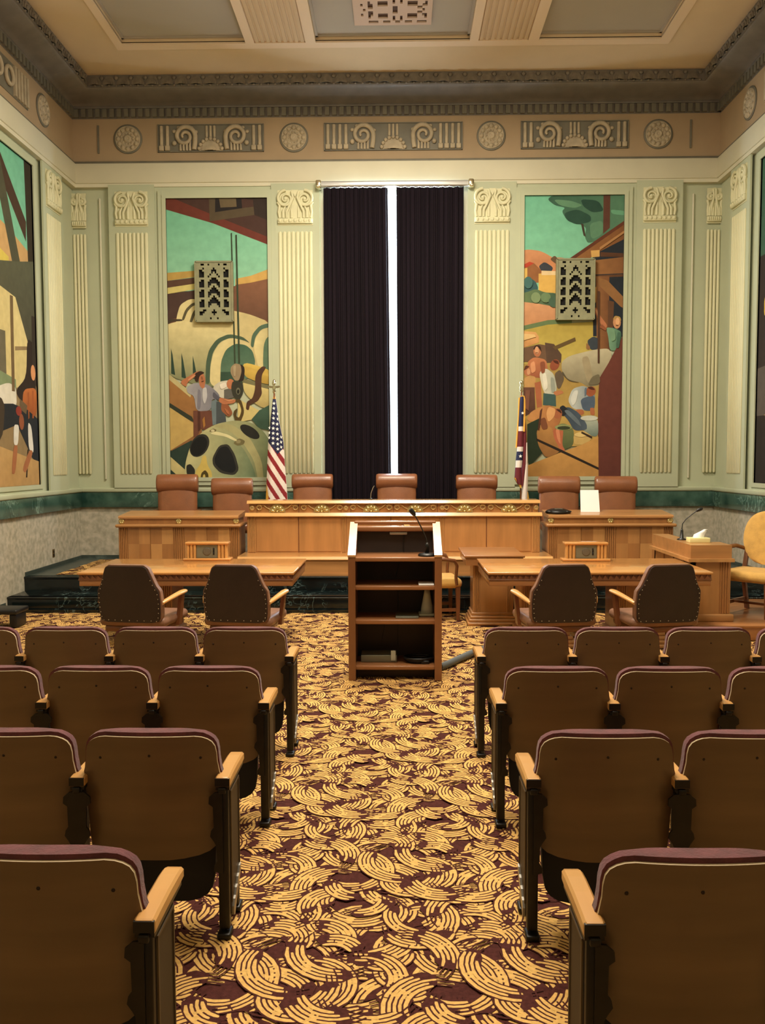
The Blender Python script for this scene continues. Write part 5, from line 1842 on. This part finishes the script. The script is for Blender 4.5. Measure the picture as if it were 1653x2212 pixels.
t = thing('microphone', 'black gooseneck microphone on the lectern shelf', 'microphone', (.24, 7.02, 1.012))
m = MB()
m.lathe([(.075, 0), (.075, .012), (.06, .022), (.03, .028)], (0, 0, 0), 24)
m.lathe([(.018, .025), (.016, .09), (.01, .11)], (0, 0, 0), 12)
m.build('base', 'black', t)
m = MB()
m.tube([(0, 0, .1), (-.01, .0, .15), (-.04, .0, .22), (-.085, -.01, .31), (-.11, -.02, .35)], .005, 8)
m.build('gooseneck', 'black', t)
m = MB()
m.tube([(-.10, -.018, .335), (-.112, -.022, .352), (-.128, -.03, .372), (-.138, -.035, .386)], [.012, .02, .021, .014], 12)
m.build('windscreen', 'black', t)
o_ = MB()
o_.rbox(.17, .295, 6.95, 7.12, .777, .787, .002)
tag(o_.build('paper_stack', 'white', None, (.23, 7.03, .777)), 'small white paper stack on the second lectern shelf', 'paper')
t = thing('plastic_cone', 'pale plastic cone on a square base on the third lectern shelf', 'cone', (.245, 7.16, .497))
m = MB()
m.rbox(-.07, .07, -.07, .07, 0, .02, .006)
m.build('base', 'frostplastic', t)
m = MB()
m.lathe([(.055, .02), (.05, .06), (.03, .17), (.022, .215), (.018, .215), (.02, .16), (.04, .06)], (0, 0, 0), 20)
m.build('cone', 'frostplastic', t)
o_ = MB()
o_.rbox(-.02, .17, 6.99, 7.2, .497, .512, .004)
tag(o_.build('tray', 'greymetal', None, (.08, 7.1, .497)), 'flat grey tray on the third lectern shelf', 'tray')
t = thing('equipment_box', 'grey equipment box on the bottom lectern shelf', 'box', (-.16, 7.16, .116))
m = MB()
m.rbox(-.15, .15, -.1, .1, 0, .06, .006)
m.build('case', 'greymetal', t)
m = MB()
m.rbox(.10, .14, -.11, -.09, .015, .1, .004)
m.build('plug', 'frostplastic', t)
t = thing('cable_coil', 'tangle of black cable on the bottom lectern shelf', 'cable', (.17, 7.08, .116))
m = MB()
for k in range(3):
    m.tube([((.09 + .015 * k) * math.cos(a), (.07 + .01 * k) * math.sin(a), .012 + .014 * k) for a in [2 * PI * i / 24 for i in range(25)]], .01, 6)
m.build('loops', 'black', t)
m = MB()
m.rbox(.02, .09, -.09, -.05, 0, .03, .008)
m.build('adapter', 'black', t)

# hose on the carpet
m = MB()
hp = [(.36, 7.25, .03), (.44, 7.37, .03), (.50, 7.47, .032), (.58, 7.6, .034), (.66, 7.74, .034), (.75, 7.88, .033), (.9, 8.05, .033)]
m.tube(hp, .03, 12)
tag(m.build('cable_sleeve', 'hose', None, (.5, 7.5, 0)), 'thick grey cable sleeve running from the lectern base', 'cable')

# ------------------------------------------------------------------ gold chairs
def gold_chair(label, loc, rz, round_back):
    t = thing('upholstered_armchair', label, 'chair', loc, rz, 'gold upholstered armchairs')
    # faces +y
    m = MB()
    m.rbox(-.27, .27, -.25, .27, .36, .475, .055, 4)
    m.build('seat', 'goldcloth', t)
    m = MB()
    rows = []
    n = 16
    for i in range(n + 1):
        a = -PI / 2 + PI * i / n
        z = .79 + .285 * math.sin(a)
        w_ = .262 * max(.12, math.cos(a)) ** .75
        rows.append((z, w_))
    m.sheet(rows, lambda x, z: -.30 - .12 * (z - .5) + .1 * x * x, .04, 12, 0, 0, bulge=.03)
    m.build('backrest', 'goldcloth', t)
    for sg in (-1, 1):
        m = MB()
        m.tube([(sg * .25, -.31, .66), (sg * .28, -.15, .70), (sg * .29, .05, .695), (sg * .285, .17, .675), (sg * .28, .2, .62), (sg * .275, .19, .5), (sg * .265, .2, .40)], [.02, .022, .024, .024, .02, .018, .018], 10)
        m.build('armrest', 'walnut', t)
    for sg in (-1, 1):
        m = MB()
        m.loft([[(sg * .235 + a * e, .22 + b * e, z) for a, b in ((-.025, -.025), (.025, -.025), (.025, .025), (-.025, .025))] for z, e in ((0, .7), (.38, 1))], 0, False)
        m.build('leg', 'walnut', t)
        m = MB()
        m.loft([[(sg * .22 + a, y + b, z) for a, b in ((-.02, -.02), (.02, -.02), (.02, .02), (-.02, .02))] for z, y in ((0, -.32), (.38, -.22), (.66, -.30), (.72, -.315))], 0, False)
        m.build('leg', 'walnut', t)
    m = MB()
    for sg in (-1, 1):
        m.box(sg * .225 - .012, sg * .225 + .012, -.27, .22, .10, .135)
    m.box(-.22, .22, -.01, .015, .105, .13)
    m.build('stretcher', 'walnut', t)
    return t
gold_chair('gold armchair half hidden behind the lectern', (.425, 9.75, 0), -PI / 2 + .12, False)
WP = .16
gold_chair('gold armchair with rounded back on the witness platform', (3.76, 9.05, WP), PI / 2 + .75, True)

# ------------------------------------------------------------------ witness stand
mb = MB()
mb.rbox(2.7, XR - .02, 8.47, 10.04, 0, WP - .03, .006)
mb.rbox(2.68, XR - .02, 8.45, 10.04, WP - .035, WP, .012, 3)
tag(mb.build('witness_platform', 'oak4', None, (3.6, 9.2, 0)), 'low oak platform under the witness stand', 'platform')
o = (3.15, 9.2, WP)
t = thing('witness_stand', 'oak witness stand with boxed top at the right', 'desk', o)
WXA, WXB, WYA, WYB = 2.945, 3.355, 8.63, 9.93
m = MB()
m.box(WXA + .02, WXB, WYA + .02, WYA + .06, WP, .80, 0)
m.box(WXA + .02, WXA + .06, WYA + .02, WYB - .02, WP, .80, 0)
m.box(WXA + .02, WXB, WYB - .06, WYB - .02, WP, .80, 0)
reeds(m, WXA + .30, WXB - .01, WYA + .02, WP + .08, .765, 4, 1, .008)
for k in range(3):
    yy = WYA + .25 + k * .33
    m.box(WXA + .012, WXA + .022, yy, yy + .01, WP + .08, .77, 1)
m.build('body', ['oakz', 'oak2'], t, o)
m = MB()
m.prism([(WXA - .03, WYA - .03), (WXB + .02, WYA - .03), (WXB + .02, WYA + .36), (WXA + .2, WYA + .36), (WXA + .2, WYB + .02), (WXA - .03, WYB + .02)], 'XY', .767, .80)
m.build('ledge', 'oak3', t, o)
m = MB()
m.prism([(WXA, WYA), (WXB, WYA), (WXB, WYA + .34), (WXA + .18, WYA + .34), (WXA + .18, WYB), (WXA, WYB)], 'XY', .80, .935)
m.build('top_box', 'oak', t, o)
m = MB()
m.rbox(WXA - .01, WXB + .03, WYA - .015, WYB, WP, WP + .075, .01)
m.build('base_moulding', 'oak', t, o)

t = thing('tissue_box', 'cream tissue box on the witness stand', 'tissue box', (3.10, 8.93, .935))
m = MB()
m.rbox(-.085, .125, -.06, .06, 0, .05, .004)
m.build('carton', 'cream2', t)
m = MB()
m.loft([[(.02 + a * .05, b * .025, .048) for a, b in ((-1, -1), (1, -1), (1, 1), (-1, 1))], [(.03 + a * .045, b * .03, .08) for a, b in ((-1, -.6), (1, -1), (1, .7), (-1, 1))], [(.075 + a * .025, b * .02, .115) for a, b in ((-1, -.6), (1, -1), (1, .7), (-1, 1))], [(.10 + a * .015, b * .012, .135) for a, b in ((-1, -.6), (1, -1), (1, .7), (-1, 1))]])
m.build('tissue', 'white', t)
t = thing('microphone', 'gooseneck microphone on the witness stand', 'microphone', (3.04, 9.2, .935))
m = MB()
m.lathe([(.05, 0), (.05, .01), (.02, .02), (.014, .1), (.008, .12)], (0, 0, 0), 16)
m.build('base', 'black', t)
m = MB()
m.tube([(0, 0, .11), (.005, 0, .17), (.04, 0, .22), (.1, 0, .27), (.16, 0, .315)], .005, 8)
m.build('gooseneck', 'black', t)
m = MB()
m.tube([(.15, 0, .307), (.17, 0, .32), (.2, 0, .332), (.215, 0, .338)], [.01, .018, .018, .01], 10)
m.build('windscreen', 'black', t)

# ------------------------------------------------------------------ things on the bench and desks
t = thing('conference_phone', 'black conference phone on the right side desk', 'phone', (2.10, 11.28, 1.097))
m = MB()
m.lathe([(.16, 0), (.165, .012), (.14, .035), (.08, .055), (.001, .06)], (0, 0, 0), 24)
for k in range(3):
    a = PI / 2 + 2 * PI * k / 3
    m.ell((.13 * math.cos(a), .13 * math.sin(a), .018), (.06, .06, .02), 10)
m.build('body', 'black', t)
m = MB()
m.box(-.05, .05, -.08, -.02, .05, .058)
m.build('keypad', 'greymetal', t)
m = MB()
m.prism([(-.126, 0), (.126, 0), (.122, .285), (-.118, .285)], 'XZ', -.004, .004)
m.v = [(a, b + c * .3, c) for a, b, c in m.v]
m.box(-.09, .09, .0, .10, 0, .006)
m.v = [(2.545 + a, 11.36 + b, 1.1025 + c) for a, b, c in m.v]
tag(m.build('placard', 'white', None, (2.545, 11.36, 1.1025)), 'blank white placard standing on the right side desk', 'placard')
t = thing('microphone', 'thin gooseneck microphone on the long bench', 'microphone', (-.36, 11.36, 1.275))
m = MB()
m.lathe([(.03, 0), (.03, .01), (.01, .015)], (0, 0, 0), 14)
m.build('base', 'black', t)
m = MB()
m.tube([(0, 0, .01), (.005, 0, .08), (.03, 0, .15), (.05, 0, .18)], .005, 8)
m.build('gooseneck', 'steel', t)

# outlet and bench at left
t = thing('wall_outlet', 'brass electrical outlet on the stone wainscot at left', 'outlet', (XL + .015, 11.45, .55))
m = MB()
m.rbox(0, .006, -.035, .035, -.055, .055, .003)
m.build('plate', 'brass', t)
m = MB()
for z in (-.022, .022):
    m.rbox(.004, .01, -.018, .018, z - .015, z + .015, .004)
m.build('socket', 'black', t)
t = thing('low_bench', 'low black bench end by the steps at far left', 'bench', (-4.35, 9.2, 0))
m = MB()
m.rbox(-.30, .255, -.16, .16, .15, .20, .012)
m.build('top', 'black', t)
for x in (-.24, .20):
    m = MB()
    m.rbox(x - .04, x + .04, -.13, .13, 0, .15, .015)
    m.build('leg', 'black', t)

# ------------------------------------------------------------------ theater seats
PIT = .55
def theater_seat(label, aisle):
    """faces +y, rear of armrest at y=0, centred between its standards; aisle = side (+1/-1) of end standard, or 0
    every seat carries the standard on its side away from the aisle"""
    t = thing('theater_seat', label, 'seat', (0, 0, 0), 0, 'rows of wood backed theater seats')
    def yb(x, z):
        return .012 + .45 * x * x - .05 * (z - .5)
    rows = [(.288, .07), (.293, .12), (.303, .175), (.318, .215), (.337, .238), (.38, .243), (.45, .246), (.55, .253), (.60, .264), (.63, .257), (.67, .250), (.705, .248), (.73, .243), (.748, .232), (.760, .215), (.768, .195), (.772, .17)]
    m = MB()
    m.sheet(rows, yb, .011, 18, 0, 1)
    bp = m.build('back_panel', ['ply', 'plyedge'], t)
    for x, z in ((-.19, .688), (0.0, .700), (.19, .688)):
        m = MB()
        m.ell((x, yb(x, z) - .0005, z), (.0055, .0025, .0055), 8)
        m.build('screw', 'screw', bp)
    m = MB()
    rows2 = [(.34, .20), (.40, .235), (.50, .245), (.58, .262), (.61, .268), (.64, .260), (.68, .255), (.715, .253), (.74, .248), (.758, .238), (.772, .22), (.782, .20), (.787, .17)]
    m.sheet(rows2, lambda x, z: yb(x, z) + .0115, .032, 16, 0, 0, bulge=.025)
    m.build('back_cushion', 'burgundy', t)
    # folded seat
    m = MB()
    r3 = [(.10, .12), (.108, .165), (.125, .195), (.15, .212), (.2, .22), (.3, .222), (.4, .22), (.47, .21)]
    m.sheet(r3, lambda x, z: .075 + .35 * (z - .1) * .45 + .25 * x * x, .03, 12, 0, 0)
    m.build('seat_pan', 'panblack', t)
    m = MB()
    m.sheet([(z + .004, w_ - .005) for z, w_ in r3[1:]], lambda x, z: .105 + .35 * (z - .1) * .45 + .25 * x * x, .045, 12, 0, 0, bulge=.02)
    m.build('seat_cushion', 'burgundy', t)
    far = -aisle if aisle else FAR[0]
    stands = [(far, False)] + ([(aisle, True)] if aisle else [])
    for sd, end in stands:
        sx = sd * PIT / 2
        m = MB()
        rings = []
        for y, hw, zt in ((-.002, .027, .618), (.004, .029, .62), (.05, .029, .622), (.15, .0295, .624), (.24, .03, .622), (.285, .03, .618), (.305, .027, .612)):
            zb = zt - (.034 if y < .28 else .028)
            e = .007
            rings.append([(sx - hw, y, zb), (sx - hw, y, zt - e), (sx - hw + e, y, zt), (sx + hw - e, y, zt), (sx + hw, y, zt - e), (sx + hw, y, zb)])
        m.loft(rings, 0, False)
        m.build('armrest', 'armwood', t)
        m = MB()
        m.box(sx - .026, sx + .026, .002, .28, .57, .587, 0)
        m.rbox(sx - .014, sx + .014, -.012, .03, .560, .582, .004, 2)
        m.box(sx - .0275, sx + .0275, -.006, .004, .586, .6165, 0)  # dark plate painting the shaded rear end of the armrest
        if end:
            m.rbox(sx - .02, sx + .02, .0, .04, .03, .575, .006)
            m.rbox(sx - .018, sx + .018, .19, .225, .02, .575, .006)
            m.rbox(sx - .026, sx + .026, -.02, .05, 0, .022, .006)
            m.rbox(sx - .026, sx + .026, .18, .25, 0, .022, .006)
        else:
            m.rbox(sx - .02, sx + .02, .0, .045, .02, .575, .006)
            m.rbox(sx - .026, sx + .026, -.02, .2, 0, .022, .006)
            m.prism([(.0, .02), (.18, .02), (.10, .2), (.10, .56), (.0, .56)], 'YZ', sx - .008, sx + .008)
        # scalloped back brackets
        sides = (-1, 1) if not end else (-sd,)
        pr = [(.0, .565), (.03, .562), (.05, .545), (.052, .52), (.036, .508), (.034, .43), (.044, .415), (.048, .395), (.034, .375), (.026, .36), (.022, .30), (.034, .28), (.034, .26), (.0, .25)]
        for q in sides:
            m.prism([(sx + q * a, b) for a, b in pr], 'XZ', -.006, .002)
        m.build('standard', 'iron', t)
        if end:
            m = MB()
            m.prism([(.03, .56), (.20, .56), (.20, .20), (.185, .17), (.035, .075), (.03, .09)], 'YZ', sx + sd * .0, sx + sd * .022)
            ep = m.build('end_panel', 'endpanel', t)
            m = MB()
            for a in (.035, .19):
                m.box(min(sx + sd * .018, sx + sd * .026), max(sx + sd * .018, sx + sd * .026), a, a + .008, .12 if a < .1 else .2, .555)
            m.box(min(sx + sd * .018, sx + sd * .026), max(sx + sd * .018, sx + sd * .026), .035, .198, .548, .556)
            m.build('edge_trim', 'endtrim', ep)
            m = MB()
            pts = [(.045, .065)]
            for k in range(9):
                f = k / 8
                pts.append((.045 + .145 * f, .098 + .105 * f + (.008 if k % 2 else 0)))
            pts += [(.19, .175), (.06, .06)]
            m.prism(pts, 'YZ', min(sx + sd * .018, sx + sd * .03), max(sx + sd * .018, sx + sd * .03))
            m.build('scalloped_bracket', 'steel', t)
    return t
FAR = [-1]
XLs, XRs = -.63 - .03, .5345 - .0 - .03
XAL = -.66            # centre of the left aisle standards
XAR = .5045           # centre of the right aisle standards
YA, RS = 5.121, .993
rownames = ['front row', 'second row', 'third row', 'nearest row']
counts = {'L': [4, 3, 2, 1], 'R': [4, 3, 2, 1]}
seatname = ['on the aisle', 'second from the aisle', 'third from the aisle', 'fourth from the aisle']
protos = {}
for side in 'LR':
    ai = 1 if side == 'L' else -1
    FAR[0] = -ai
    for k in range(4):
        for j in range(counts[side][k]):
            sidew = 'left' if side == 'L' else 'right'
            lb = 'folded wood backed seat, %s of the %s block, %s' % (rownames[k], sidew, seatname[j])
            if side == 'L':
                cx = XAL - PIT / 2 - j * PIT
            else:
                cx = XAR + PIT + PIT / 2 - PIT + j * PIT
            key = (side, j == 0)
            if key not in protos:
                protos[key] = theater_seat(lb, ai if j == 0 else 0)
                protos[key].location = (cx, YA - k * RS, 0)
            else:
                dup(protos[key], (cx, YA - k * RS, 0), 0, lb)
